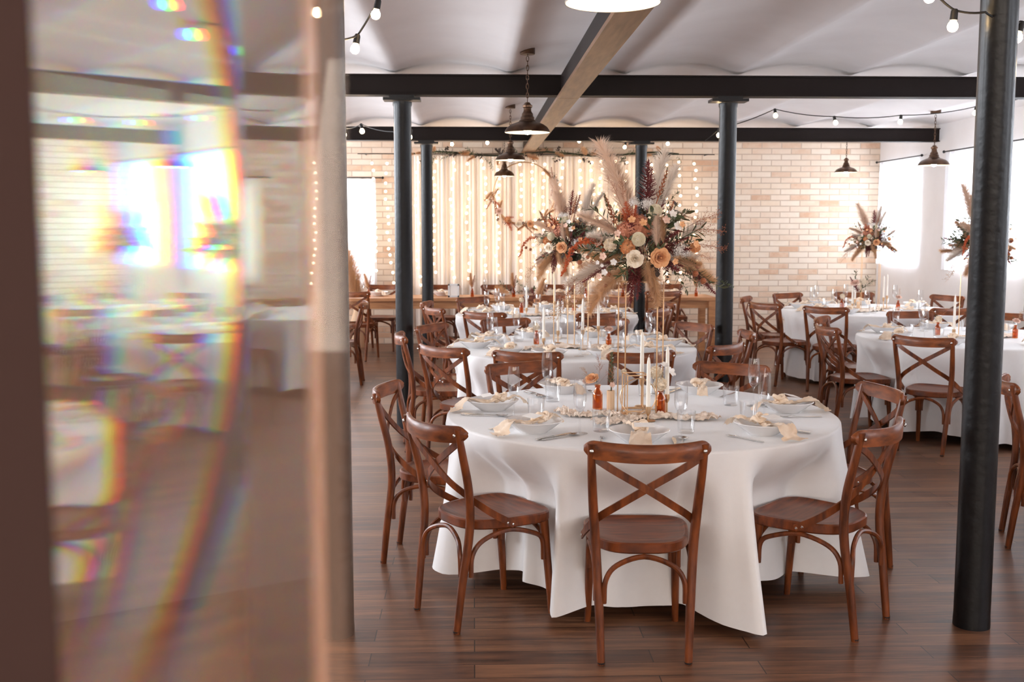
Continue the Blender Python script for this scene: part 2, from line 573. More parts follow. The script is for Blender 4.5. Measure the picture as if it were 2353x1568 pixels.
def curtain(p0, p1, z0, z1, label, folds, seed):
    """a sheer curtain on a dark rod"""
    r = random.Random(seed)
    p0, p1 = Vector(p0), Vector(p1); d = (p1 - p0); L = d.length; d.normalize(); nrm = Vector((-d.y, d.x, 0))
    root = thing('sheer_curtain', label, 'curtain', ((p0 + p1) / 2).to_tuple()[:2] + (z0,), 0, 'sheer window curtains')
    off = Vector(root.location)
    N = folds * 8; mb = MB(); vs = []; ph = r.random() * 6
    for i in range(N + 1):
        t = i / N
        for k in range(9):
            q = k / 8
            amp = 0.018 + 0.012 * q
            o = sin(t * folds * 2 * pi + ph + 0.6 * sin(t * 9)) * amp + 0.006 * sin(t * 40 + q * 3)
            vs.append(p0 + d * (L * t) + nrm * o + Vector((0, 0, z1 + (z0 - z1) * q)) - off)
    fs = [(i * 9 + k, i * 9 + k + 1, (i + 1) * 9 + k + 1, (i + 1) * 9 + k) for i in range(N) for k in range(8)]
    mb.add(vs, fs).build('fabric', 'curtain', root)
    a, b = p0 - d * 0.1 - off, p1 + d * 0.1 - off
    a.z = b.z = z1 - z0 + 0.012
    rod = MB().tube([a, b], 0.008, 8)
    rod.ico(a, 0.02); rod.ico(b, 0.02)
    rod.build('curtain_rod', 'iron', root)
    return root


curt = ['white sheer curtain at the corner window beside the brick wall', 'white sheer curtain at the window past the white pier', 'white sheer curtain at third window from the brick wall',
        'white sheer curtain at fourth window from the brick wall', 'white sheer curtain at fifth window from the brick wall']
for i, (a, b) in enumerate(RIGHT_WIN[:5]):
    curtain((XW - 0.06, a - 0.06, 0), (XW - 0.06, min(b + 0.08, YB - 0.03), 0), WZ0 - 0.02, WZ1 + 0.08, curt[i], int((b - a) * 9), i)
curtain((BW[0] - 0.05, YB - 0.06, 0), (BW[1] + 0.05, YB - 0.06, 0), BW[2] - 0.05, BW[3] + 0.05, 'white sheer curtain on the window in the brick wall', 10, 9)

# iron columns and beams
Y1, Y2, Y3 = 4.377, 9.02, 13.67
CXL, CXR = -0.5716, 2.1025
BZ = 2.736


def column(x, y, label):
    r = thing('iron_column', label, 'column', (x, y, 0), 0, 'black iron columns')
    r['kind'] = 'structure'
    MB().lathe([(0.0, 0), (0.0745, 0.0), (0.0745, 0.03), (0.073, 0.05), (0.072, BZ - 0.09), (0.078, BZ - 0.075), (0.078, BZ - 0.05), (0.0, BZ - 0.05)], 32).build('shaft', 'iron', r)
    c = MB().box((0, 0, BZ - 0.03), (0.30, 0.17, 0.022)).box((0, 0, BZ - 0.01), (0.20, 0.16, 0.02))
    c.build('capital', 'iron', r, False)
    return r


column(CXL, Y1, 'black iron column at the edge of the glass prism')
column(CXR, Y1, 'thick black iron column nearest on the right of the front table')
column(CXL, Y2, 'black iron column beside the middle table, fairy lights behind')
column(CXR, Y2, 'black iron column just right of the tall front flowers')
column(CXL, Y3, 'slim looking black column in front of the light curtain')
column(CXR, Y3, 'distant black column behind the tall front flowers')


def beam(name, y, label, x0, x1):
    mb = MB(); h = 0.165; xc = (x0 + x1) / 2; w = x1 - x0
    mb.box((xc, y, BZ + 0.006), (w, 0.15, 0.012)).box((xc, y, BZ + h - 0.006), (w, 0.15, 0.012)).box((xc, y - 0.0, BZ + h / 2), (w, 0.10, h - 0.02))
    return struct(name, mb, 'beam', label, 'beam')


beam('trim_1', Y1, 'dark cross beam over the front columns', XL_W, XW)
beam('trim_2', Y2, 'dark cross beam on the middle columns', XL_W, XW)
beam('trim_3', Y3, 'dark cross beam on the farthest columns', XL_W, XW)
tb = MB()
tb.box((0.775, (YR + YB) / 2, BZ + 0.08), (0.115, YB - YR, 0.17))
o = struct('trim_4', tb, 'beam', 'long beam running down the hall with an underside coloured as bounce-lit timber', 'beam')
MB().box((0.775, (YR + Y2 - 0.1) / 2, BZ - 0.012), (0.17, Y2 - 0.1 - YR, 0.028)).box((0.775, (YB + Y2 - 0.09) / 2, BZ - 0.012), (0.17, YB - Y2 + 0.09, 0.028)).build('bounce_lit_underside', 'timber', o, False)  # bounce light on the beam's underside, put into a lighter board colour

# ------------------------------------------------------------------ the glass prism in the left foreground
Z0 = 0.28; S = 0.40 * Z0
fwd = Vector((sin(YAW), cos(YAW), 0)); rgt = Vector((cos(YAW), -sin(YAW), 0))
N_ = (-0.1883 * Z0, Z0)
ph = radians(-2.0)
F_ = (N_[0] + S * sin(ph), N_[1] + S * cos(ph))
A_ = (N_[0] + S * sin(ph - pi / 3), N_[1] + S * cos(ph - pi / 3))
# the far corner is cut back so that the right side keeps close to the line of sight; the two refracting faces keep their 60 degrees
bd = (sin(radians(-8.3)), cos(radians(-8.3))); fd = (F_[0] - A_[0], F_[1] - A_[1])
kk = ((A_[0] - N_[0]) * fd[1] - (A_[1] - N_[1]) * fd[0]) / (bd[0] * fd[1] - bd[1] * fd[0])
F_ = (N_[0] + bd[0] * kk, N_[1] + bd[1] * kk)
tri = [rgt * q[0] + fwd * q[1] for q in (N_, F_, A_)]
cen = (tri[0] + tri[1] + tri[2]) / 3
mb = MB()
mb.rings([[(p.x - cen.x, p.y - cen.y, z) for p in tri] for z in (0.0, 2.02)], True)
o = mb.build('glass_prism', 'prism', None, False)
o.data.materials.append(M['ground'])
o.data.polygons[0].material_index = 1          # the third side of the prism is ground, not polished
o.location = (cen.x, cen.y, 0)
tag(o, 'tall clear glass prism at the left edge, splitting the view into rainbow fringes', 'prism')
e = tri[2] - cen
pl = (rgt * (-0.1555 * Z0) + fwd * Z0) - cen; p0 = tri[0] - cen + rgt * 0.0006
mb = MB().rings([[(q.x, q.y, z) for q in (p0, pl, pl + fwd * 0.003, p0 + fwd * 0.003)] for z in (0.0, 2.02)], True)
mb.build('added_veil_plate', 'veilglass', o, False)  # added plate that lays a painted haze over the column behind
MB().box((e.x * 1.03, e.y * 1.03, 1.01), (0.024, 0.012, 2.02), -YAW).build('added_edge_strip', 'walnut', o, False)  # added brown strip standing in for the dark out-of-focus edge

# ------------------------------------------------------------------ chairs
def catmull(pts, k=6):
    P = [Vector(p) for p in pts]; P = [P[0] * 2 - P[1]] + P + [P[-1] * 2 - P[-2]]; out = []
    for i in range(1, len(P) - 2):
        for j in range(k):
            t = j / k
            out.append(0.5 * ((2 * P[i]) + (P[i + 1] - P[i - 1]) * t + (2 * P[i - 1] - 5 * P[i] + 4 * P[i + 1] - P[i + 2]) * t * t + (3 * P[i] - P[i - 1] - 3 * P[i + 1] + P[i + 2]) * t ** 3))
    out.append(P[-2])
    return out


def make_chair():
    r = thing('cross_back_chair', '', 'chair')
    # seat: rounded trapezoid with a raised rim
    def outline(s, z, inset=0.0):
        out = []
        for i in range(40):
            a = 2 * pi * i / 40
            ca, sa = cos(a), sin(a)
            e = 0.5
            X = math.copysign(abs(ca) ** e, ca); Y = math.copysign(abs(sa) ** e, sa)
            if sa < 0: Y = math.copysign(abs(sa) ** 0.8, sa); X = math.copysign(abs(ca) ** 0.62, ca)
            w = 0.205 + 0.022 * Y
            out.append((X * (w - inset) * s, Y * (0.215 - inset) * s, z))
        return out
    MB().rings([outline(0.97, 0.418), outline(1.0, 0.424), outline(1.0, 0.456), outline(1, 0.461, 0.006), outline(1, 0.461, 0.014), outline(1, 0.455, 0.022), outline(0.6, 0.449, 0.03)]).build('seat', 'seat', r, True, 35)
    for s in (-1, 1):
        pts = catmull([(s * 0.168, -0.275, 0.0), (s * 0.175, -0.252, 0.2), (s * 0.187, -0.222, 0.43), (s * 0.199, -0.232, 0.6), (s * 0.209, -0.268, 0.76), (s * 0.213, -0.292, 0.868)], 5)
        n = len(pts)
        lg = MB().tube(pts, [0.0155 + 0.0035 * sin(pi * min(1, i / n * 1.15)) for i in range(n)], 12).build('back_leg', 'chair', r)
        MB().lathe([(0.0, 0), (0.0145, 0.0), (0.016, 0.012), (0.0, 0.012)], 12, pts[0]).build('foot_cap', 'black', lg)
        MB().ico((s * 0.212, -0.308, 0.843), 0.0085, 2, (1, 0.6, 1)).build('rivet', 'steel', lg)
    for s in (-1, 1):
        pts = catmull([(s * 0.176, 0.160, 0.425), (s * 0.180, 0.172, 0.30), (s * 0.184, 0.186, 0.14), (s * 0.188, 0.196, 0.0)], 4)
        n = len(pts)
        lg = MB().tube(pts, [0.0215 - 0.008 * i / n for i in range(n)], 12).build('front_leg', 'chair', r)
        MB().lathe([(0.0, 0), (0.013, 0.0), (0.0145, 0.012), (0.0, 0.012)], 12, pts[-1]).build('foot_cap', 'black', lg)
    # curved top rail
    rs = []
    for i in range(41):
        t = sin((i / 40 * 2 - 1) * pi / 2)
        y = -0.268 - 0.072 * (1 - t * t)
        h = 0.035 * (1 - 0.72 * (max(0, abs(t) - 0.82) / 0.18) ** 2.2)
        zc = 0.838 + 0.010 * (t * t)
        th = 0.010
        x = t * 0.240
        ring = [(x, y - th, zc - h), (x, y - th * 1.25, zc), (x, y - th, zc + h - 0.004), (x, y - th * 0.5, zc + h), (x, y + th * 0.5, zc + h), (x, y + th, zc + h - 0.004), (x, y + th * 0.8, zc), (x, y + th, zc - h)]
        rs.append(ring)
    MB().rings(rs).build('top_rail', 'rail', r, True, 50)
    # crossing slats that sweep round to the seat sides
    for s in (-1, 1):
        dy = 0.006 * s
        ctl = [(s * 0.200, -0.278, 0.812), (s * 0.13, -0.286 + dy, 0.768), (0, -0.276 + dy, 0.690), (-s * 0.10, -0.254 + dy, 0.624), (-s * 0.178, -0.205, 0.562), (-s * 0.214, -0.13, 0.500), (-s * 0.2265, -0.05, 0.452), (-s * 0.2285, -0.028, 0.440)]
        pts = catmull(ctl, 5); n = len(pts); nr = []
        for i, p in enumerate(pts):
            q = i / (n - 1); k = max(0, min(1, (q - 0.42) / 0.42)); k = k * k * (3 - 2 * k)
            nr.append(Vector((-s * k, -(1 - k), 0)).normalized())
        sl = MB().ribbon(pts, nr, [0.029] * n, 0.008).build('cross_slat', 'chair', r, True, 30)
        for dq in (-0.062, -0.036):
            MB().ico((-s * 0.2325, dq, 0.452 if dq < -0.05 else 0.443), 0.006, 1, (0.6, 1, 1)).build('rivet', 'steel', sl)
    # bentwood braces
    def arch(a, b, top, out, nm):
        a, b = Vector(a), Vector(b); m = (a + b) / 2; o = Vector(out)
        ctl = [a, a + Vector((0, 0, 0.09)) + (b - a) * 0.02, a * 0.84 + b * 0.16 + Vector((0, 0, top - a.z - 0.03)) + o * 0.5, m + Vector((0, 0, top - m.z)) + o,
               a * 0.16 + b * 0.84 + Vector((0, 0, top - b.z - 0.03)) + o * 0.5, b + Vector((0, 0, 0.09)) - (b - a) * 0.02, b]
        MB().tube(catmull(ctl, 5), 0.0105, 8).build(nm, 'chair', r)
    arch((-0.157, -0.247, 0.235), (0.157, -0.247, 0.235), 0.410, (0, 0.03, 0), 'brace')
    for s in (-1, 1):
        arch((s * 0.186, -0.215, 0.235), (s * 0.19, 0.15, 0.25), 0.410, (s * 0.006, 0, 0), 'brace')
    arch((-0.16, 0.172, 0.25), (0.16, 0.172, 0.25), 0.410, (0, -0.01, 0), 'brace')
    return r


CHAIR = Kind(make_chair)


def chair(x, y, facing, label, group):
    """origin under the seat centre, facing in degrees from +X"""
    return CHAIR((x, y, 0), radians(facing) - pi / 2, label, group)


# ------------------------------------------------------------------ round tables and cloths
def make_table():
    r = thing('round_table', '', 'table')
    MB().lathe([(0, 0.722), (0.93, 0.722), (0.935, 0.74), (0.93, 0.755), (0, 0.755)], 48).build('tabletop', 'oak', r)
    for k in range(4):
        a = pi / 4 + k * pi / 2
        MB().tube([(0.33 * cos(a), 0.33 * sin(a), 0.722), (0.36 * cos(a), 0.36 * sin(a), 0.0)], 0.02, 10).build('leg', 'iron', r)
    return r


TABLE = Kind(make_table)
TOPZ = 0.7635


def cloth(cx, cy, seats, seed, label, group, R=0.955):
    """seats: list of (angle deg, front edge radius)"""
    rr = random.Random(seed)
    N = 320; ph = [rr.random() * 6.28 for _ in range(6)]
    levels = [0.0, 0.5, 0.9]
    vs = [(0, 0, TOPZ - 0.004)]; fs = []
    rows = []
    prof = [('top', 0.45), ('top', 0.9), ('top', 0.965)]
    for k in range(5): prof.append(('edge', k / 4))
    for k in range(1, 19): prof.append(('drop', (k / 18)))
    def fold(a, q):
        w = a + 0.22 * sin(2 * a + ph[4]) + 0.12 * sin(5 * a + ph[5])
        v = sin(13 * w + ph[0]) * 0.62 + sin(21 * w + ph[1]) * 0.42 + sin(6 * w + ph[2]) * 0.35
        v2 = 1 - 1.9 * abs(sin(6.5 * w + ph[1])) ** 0.8
        return (0.7 * (v + 0.35 * abs(v)) + 0.45 * v2) * q
    for kind, q in prof:
        row = []
        for j in range(N):
            a = 2 * pi * j / N
            if kind == 'top': r, z = R * q, TOPZ - 0.004
            elif kind == 'edge':
                e = q * pi / 2
                r, z = R - 0.012 + 0.012 * sin(e) + 0.003, TOPZ - 0.016 + 0.012 * cos(e)
            else:
                hem = 0.052 + 0.02 * sin(3 * a + ph[3]) + 0.012 * sin(13 * a + ph[2])
                push = 0.0; tgt = R
                for sa, sr in seats:
                    d = abs((a - radians(sa) + pi) % (2 * pi) - pi) * 0.95
                    w = 1 - max(0.0, min(1.0, (d - 0.20) / 0.15)); w = w * w * (3 - 2 * w)
                    if w > push: push, tgt = w, sr
                hem += 0.03 * push * max(0, R - tgt) / 0.2
                z = TOPZ - 0.016 + (hem - TOPZ + 0.016) * q
                f = q ** 1.15
                r = R + 0.003 + 0.045 * f + 0.060 * fold(a, q ** 0.75)
                b = max(0.0, min(1.0, (q - 0.03) / 0.36)); b = b * b * (3 - 2 * b)
                r2 = tgt + 0.034 * fold(a, q ** 0.8) + 0.02 * f
                r = r + (min(r, r2) - r) * push * b
                # cloth squeezed beside a chair bulges outward
                for sa, sr in seats:
                    d = abs((a - radians(sa) + pi) % (2 * pi) - pi) * 0.95
                    r += 0.05 * f * math.exp(-((d - 0.40) / 0.08) ** 2)
            row.append((r * cos(a), r * sin(a), z))
        rows.append(row)
    mb = MB()
    mb.rings(rows, False)
    c = len(mb.v); mb.v.append((0, 0, TOPZ - 0.004))
    for j in range(N): mb.f.append((c, j, (j + 1) % N))
    o = mb.build('tablecloth', 'cloth', None, True, 80)
    o.location = (cx, cy, 0)
    return tag(o, label, 'tablecloth', group)


# ------------------------------------------------------------------ table ware
def make_plate():
    r = thing('deep_plate', '', 'plate')
    MB().lathe([(0, 0.004), (0.055, 0.003), (0.062, 0.0), (0.066, 0.004), (0.09, 0.02), (0.122, 0.046), (0.131, 0.053), (0.129, 0.0555), (0.12, 0.05), (0.088, 0.026), (0.066, 0.012), (0.0, 0.010)], 40).build('bowl', 'china', r)
    return r


def napkin_mesh(seed):
    rr = random.Random(seed); mb = MB()
    def tail(pts, w0, w1, wav):
        P = catmull(pts, 5); n = len(P); K = 9; vs = []
        for i, p in enumerate(P):
            q = i / (n - 1); w = w0 + (w1 - w0) * q
            t = (P[min(i + 1, n - 1)] - P[max(i - 1, 0)]).normalized(); sd = Vector((0, 0, 1)).cross(t).normalized()
            for k in range(K):
                u = k / (K - 1) * 2 - 1
                vs.append(p + sd * u * w / 2 + Vector((0, 0, wav * (0.4 + 0.6 * (1 - q)) * sin(u * 5 + i * 0.5 + seed) + 0.006 * noise.noise(Vector((u * 3, i * 0.6, seed)))) ))
        fs = [(i * K + k, i * K + k + 1, (i + 1) * K + k + 1, (i + 1) * K + k) for i in range(n - 1) for k in range(K - 1)]
        mb.add(vs, fs)
    # long tail over the near rim down to the cloth, short tail towards the table centre
    tail([(0.0, 0.03, 0.055), (0.01, -0.03, 0.045), (0.02, -0.09, 0.056), (0.03, -0.135, 0.064), (0.035, -0.165, 0.035), (0.04, -0.18, 0.012), (0.04, -0.215, 0.010)], 0.045, 0.12, 0.008)
    tail([(0.0, 0.03, 0.055), (-0.03, 0.075, 0.052), (-0.06, 0.115, 0.064), (-0.075, 0.15, 0.048), (-0.085, 0.175, 0.018)], 0.035, 0.06, 0.007)
    # the knot
    n = 10
    for k in range(5):
        a = k * 1.3 + seed
        c = Vector((0.012 * cos(a), 0.03 + 0.012 * sin(a), 0.052 + 0.006 * k))
        ring = [c + Vector((0.024 * cos(t) * (1 if k % 2 else 0.8), 0.024 * sin(t) * (0.8 if k % 2 else 1), 0.008 * sin(2 * t + k))) for t in [2 * pi * j / 14 for j in range(15)]]
        mb.tube(ring, 0.0085, 7)
    return mb.mesh('knotted napkin', 'napkin', True, 70)


NAPKINS = [napkin_mesh(s) for s in (1, 2, 3)]


def make_flute():
    r = thing('champagne_flute', '', 'glass')
    MB().lathe([(0.005, 0.088), (0.012, 0.094), (0.021, 0.108), (0.0265, 0.135), (0.0275, 0.165), (0.0255, 0.2), (0.0232, 0.225), (0.0222, 0.225), (0.0245, 0.2), (0.0265, 0.165), (0.0255, 0.135), (0.02, 0.11), (0.0, 0.097)], 22).build('bowl', 'glass', r)
    MB().lathe([(0.0, 0.094), (0.006, 0.09), (0.0038, 0.08), (0.0033, 0.04), (0.0042, 0.012), (0.009, 0.005)], 12).build('stem', 'glass', r)
    MB().lathe([(0.009, 0.005), (0.03, 0.0022), (0.033, 0.0008), (0.032, 0.0), (0.0, 0.0)], 22).build('foot', 'glass', r)
    return r


def make_tumbler():
    r = thing('water_tumbler', '', 'glass')
    MB().lathe([(0.0, 0.0), (0.030, 0.0), (0.032, 0.003), (0.0385, 0.088), (0.0372, 0.088), (0.0308, 0.011), (0.0, 0.010)], 24).build('body', 'glass', r)
    return r


def make_fork():
    mb = MB(); N_up = (0, 0, 1)
    pts = catmull([(0, -0.10, 0.004), (0, -0.05, 0.003), (0, 0.02, 0.006), (0, 0.05, 0.010)], 4); n = len(pts)
    mb.ribbon(pts, [N_up] * n, [0.012 - 0.006 * i / n for i in range(n)], 0.0025)
    mb.ribbon([(0, 0.048, 0.010), (0, 0.056, 0.008), (0, 0.066, 0.005)], [N_up] * 3, [0.007, 0.020, 0.022], 0.002)
    for k in range(4):
        x = -0.009 + k * 0.006
        mb.ribbon([(x, 0.064, 0.005), (x, 0.085, 0.003), (x, 0.10, 0.006)], [N_up] * 3, [0.0034, 0.003, 0.002], 0.0018)
    o = mb.build('fork', 'steel'); tag(o, '', 'fork'); return o


def make_spoon():
    mb = MB()
    pts = catmull([(0, -0.10, 0.004), (0, -0.05, 0.003), (0, 0.02, 0.006), (0, 0.055, 0.009)], 4); n = len(pts)
    mb.ribbon(pts, [(0, 0, 1)] * n, [0.012 - 0.006 * i / n for i in range(n)], 0.0025)
    vs = []; K = 14
    for i in range(5):
        for j in range(K):
            a = 2 * pi * j / K; s = i / 4
            vs.append((0.02 * s * cos(a), 0.082 + 0.031 * s * sin(a), 0.002 + 0.007 * s * s))
    mb.add(vs, [(i * K + j, i * K + (j + 1) % K, (i + 1) * K + (j + 1) % K, (i + 1) * K + j) for i in range(4) for j in range(K)])
    o = mb.build('spoon', 'steel'); tag(o, '', 'spoon'); return o


def make_knife():
    mb = MB()
    mb.ribbon([(0, -0.115, 0.0045), (0, -0.10, 0.0045), (0, 0.0, 0.004)], [(0, 0, 1)] * 3, [0.013, 0.014, 0.009], 0.007)
    mb.ribbon([(0, 0.0, 0.004), (0.002, 0.02, 0.004), (0.003, 0.09, 0.004), (0.0, 0.118, 0.004)], [(0, 0, 1)] * 4, [0.009, 0.017, 0.017, 0.004], 0.0016)
    o = mb.build('knife', 'steel'); tag(o, '', 'knife'); return o


def make_card():
    o = MB().box((0, 0, 0.001), (0.085, 0.05, 0.0012)).build('place_card', 'card', None, False); tag(o, '', 'card'); return o


PLATE, FLUTE, TUMBLER, FORK, SPOON, KNIFE, CARD = Kind(make_plate), Kind(make_flute), Kind(make_tumbler), Kind(make_fork), Kind(make_spoon), Kind(make_knife), Kind(make_card)
nk = 0


def napkin(loc, rz, label, group):
    global nk
    o = link('napkin', NAPKINS[nk % 3]); nk += 1
    o.location = loc; o.rotation_euler = (0, 0, rz)
    return tag(o, label, 'napkin', group)


def setting(cx, cy, th, where, grp, full, r0=0.735):
    """one place: th is the angle of the seat seen from the table centre"""
    a = radians(th); Z = TOPZ - 0.0035
    def at(rad, dth): return (cx + rad * cos(a + radians(dth)), cy + rad * sin(a + radians(dth)))
    rz = a + pi / 2                       # local +Y towards the table centre
    j = rnd.uniform(-1, 1)
    p = at(r0, 0)
    PLATE((*p, Z), rz, 'white plate ' + where, 'white plates ' + grp)
    napkin((*p, Z), rz + j * 0.5, 'peach napkin ' + where, 'peach napkins ' + grp)
    FLUTE((*at(0.64, 17 + j * 2), Z), 0, 'champagne flute ' + where, 'champagne flutes ' + grp, 1.1)
    TUMBLER((*at(0.545, 23 + j * 2), Z), 0, 'water tumbler ' + where, 'water tumblers ' + grp, 1.12)
    if full:
        FORK((*at(0.775, -12.0), Z), rz + 0.06 * j, 'steel fork ' + where, 'steel cutlery ' + grp)
        KNIFE((*at(0.775, 11.2), Z), rz + 0.05, 'steel knife ' + where, 'steel cutlery ' + grp)
        SPOON((*at(0.775, 13.6), Z), rz - 0.08, 'steel spoon ' + where, 'steel cutlery ' + grp)
        q = at(r0 + 0.03, 1.5)
        c = CARD((*q, Z + 0.078), rz + 0.35 * j + 0.2, 'white place card on the napkin ' + where, 'place cards ' + grp)
        c.rotation_euler[0] = 0.18


def table_set(tname, cx, cy, seats, seed, full=False, plates=True, cgroup=None):
    """seats: (theta, radius of chair origin, facing offset deg, phrase)"""
    TABLE((cx, cy, 0), radians(seed * 17), 'round banquet table under the white cloth, ' + tname, 'round banquet tables')
    cloth(cx, cy, [(t, r - 0.235) for t, r, f, w in seats], seed, 'floor length white tablecloth on the ' + tname, 'white tablecloths')
    for t, r, f, w in seats:
        a = radians(t)
        chair(cx + r * cos(a), cy + r * sin(a), t + 180 + f, 'brown cross-back chair, %s of the %s' % (w, tname), 'cross-back chairs at the ' + tname)
    if plates:
        for t, r, f, w in seats:
            setting(cx, cy, t, 'at the %s of the %s' % (w, tname), 'on the ' + tname, full)


T1 = (0.825, 5.3); T2 = (0.75, 8.3); T3 = (0.77, 11.4); R1 = (4.2, 8.9); R2 = (4.4, 11.9); R0 = (4.12, 5.15); TL = (-2.55, 11.6)
table_set('front table', *T1, [
    (261, 1.03, 7, 'near side'), (221, 1.00, -9, 'near left side'), (172, 0.99, -2, 'left side'), (117, 0.93, 0, 'far left side'),
    (55, 0.93, 0, 'far right side'), (0, 0.94, 6, 'right side'), (309, 1.0, 9, 'near right side')], 3, True)
table_set('middle table', *T2, [
    (253, 1.10, 0, 'near left-of-centre side'), (284, 1.12, 0, 'near right-of-centre side'), (226, 1.10, 0, 'near left side'), (186, 1.0, 0, 'left side'),
    (150, 0.98, 0, 'far left side'), (112, 0.98, 0, 'far left-of-centre side'), (72, 0.98, 0, 'far right-of-centre side'), (32, 1.0, 0, 'far right side'),
    (357, 1.06, 0, 'right side'), (318, 1.06, 0, 'near right side')], 5)
table_set('third table', *T3, [
    (240, 1.06, 0, 'near left-of-centre side'), (288, 1.06, 0, 'near right-of-centre side'), (205, 1.0, 0, 'near left side'), (170, 1.0, 0, 'left side'),
    (128, 0.98, 0, 'far left side'), (88, 0.98, 0, 'far side'), (48, 0.98, 0, 'far right side'), (0, 1.02, 0, 'right side'), (325, 1.02, 0, 'near right side')], 8)
table_set('table behind the right black column', *R1, [
    (231, 1.12, -4, 'near left side'), (190, 1.06, -6, 'left side'), (150, 0.98, 0, 'far left side'), (92, 0.98, 0, 'far side'),
    (50, 1.0, 0, 'far right side'), (10, 1.0, 0, 'right side'), (290, 1.08, 0, 'near right side')], 11)
table_set('table by the corner window', *R2, [
    (232, 1.12, 2, 'near left side'), (200, 1.14, 10, 'left side'), (163, 1.06, -8, 'far left side'), (118, 0.99, 0, 'far left-of-centre side'),
    (78, 0.99, 0, 'far right-of-centre side'), (28, 1.02, 0, 'far right side'), (285, 1.06, 0, 'near right side')], 14)
table_set('near right table', *R0, [(160, 1.07, -1, 'left side'), (205, 1.05, 0, 'near left side'), (115, 1.05, 0, 'far left side')], 17)
table_set('left rear table', *TL, [(2, 1.08, 0, 'right side'), (318, 1.08, 0, 'near right side'), (48, 1.05, 0, 'far right side')], 20)

# ------------------------------------------------------------------ head table along the brick wall
HX0, HX1, HY0, HY1, HZ = -2.9, 3.15, 13.92, 14.62, 0.765
ht = thing('head_table', 'long light oak head table in front of the light curtain', 'table', ((HX0 + HX1) / 2, (HY0 + HY1) / 2, 0))
L = HX1 - HX0; D = HY1 - HY0
MB().box((0, 0, HZ - 0.02), (L, D, 0.04)).build('tabletop', 'oak', ht, False)
ap = MB()
for s in (-1, 1): ap.box((0, s * (D / 2 - 0.06), HZ - 0.09), (L - 0.1, 0.025, 0.1)); ap.box((s * (L / 2 - 0.06), 0, HZ - 0.09), (0.025, D - 0.12, 0.1))
ap.build('apron', 'oak', ht, False)
for fx in (-L / 2 + 0.06, -L / 6, L / 6, L / 2 - 0.06):
    for s in (-1, 1):
        MB().box((fx, s * (D / 2 - 0.055), (HZ - 0.04) / 2), (0.085, 0.085, HZ - 0.04)).build('leg', 'oak', ht, False)
ordn = ['first', 'second', 'third', 'fourth', 'fifth', 'sixth', 'seventh', 'eighth', 'ninth', 'tenth', 'eleventh', 'twelfth', 'thirteenth', 'fourteenth', 'fifteenth', 'sixteenth', 'seventeenth', 'eighteenth',
        'nineteenth', 'twentieth', 'twenty-first', 'twenty-second', 'twenty-third', 'twenty-fourth', 'twenty-fifth', 'twenty-sixth']
for i, x in enumerate((-1.25, -0.42, 0.36, 1.15, 1.95, 2.7)):
    chair(x, HY1 + 0.16, 270 + (i % 3 - 1) * 4, 'brown cross-back chair behind the head table, %s from its left end' % ordn[i], 'chairs behind the head table')
    if True:
        Zt = HZ + 0.0005
        PLATE((x, 14.42, Zt), pi, 'white plate on the head table, %s from its left end' % ordn[i], 'plates on the head table')
        napkin((x, 14.42, Zt), pi, 'peach napkin on the head table, %s from its left end' % ordn[i], 'napkins on the head table')
        FLUTE((x - 0.2, 14.25, Zt), 0, 'champagne flute on the head table, %s from its left end' % ordn[i], 'flutes on the head table')
chair(-1.45, HY0 - 0.12, 78, 'dark cross-back chair at the near side of the head table, behind a column', 'chairs at the near side of the head table')
chair(2.35, HY0 - 0.14, 96, 'dark cross-back chair at the near side of the head table, right end', 'chairs at the near side of the head table')

# ------------------------------------------------------------------ pendant lamps
def make_pendant():
    """origin at the shade rim, drop is fixed by the chain part"""
    r = thing('pendant_lamp', '', 'lamp', (0, 0, 0), 0, 'aged bronze pendant lamps')
    MB().lathe([(0.165, 0.0), (0.167, 0.004), (0.160, 0.020), (0.145, 0.040), (0.120, 0.058), (0.085, 0.072), (0.062, 0.080), (0.060, 0.086), (0.052, 0.092), (0.050, 0.112), (0.043, 0.118), (0.041, 0.136),
                (0.033, 0.146), (0.028, 0.156), (0.028, 0.176), (0.036, 0.182), (0.037, 0.196), (0.026, 0.204), (0.018, 0.216), (0.0, 0.222)], 36).build('shade', 'lamp', r, True, 30)
    MB().lathe([(0.1635, 0.001), (0.156, 0.018), (0.141, 0.037), (0.117, 0.054), (0.083, 0.067), (0.0, 0.075)], 36).build('inner_lining', 'lampin', r)
    MB().lathe([(0.0, 0.074), (0.018, 0.072), (0.017, 0.045), (0.0, 0.045)], 16).build('socket', 'black', r)
    MB().ico((0, 0, 0.02), 0.031, 3, (1, 1, 1.1)).build('bulb', 'pbulb', r)
    ch = MB()
    for k in range(10):
        z = 0.236 + k * 0.0325
        pts = []
        for j in range(13):
            a = 2 * pi * j / 12
            u, v = 0.009 * cos(a), 0.021 * sin(a)
            pts.append((u, 0, z + v) if k % 2 else (0, u, z + v))
        ch.tube(pts, 0.0028, 6)
    ch.build('chain', 'lamp', r)
    MB().lathe([(0, 0.553), (0.006, 0.560), (0.052, 0.560), (0.055, 0.565), (0.055, 0.615), (0.0, 0.615)], 28).build('canopy', 'lamp', r, True, 30)
    return r


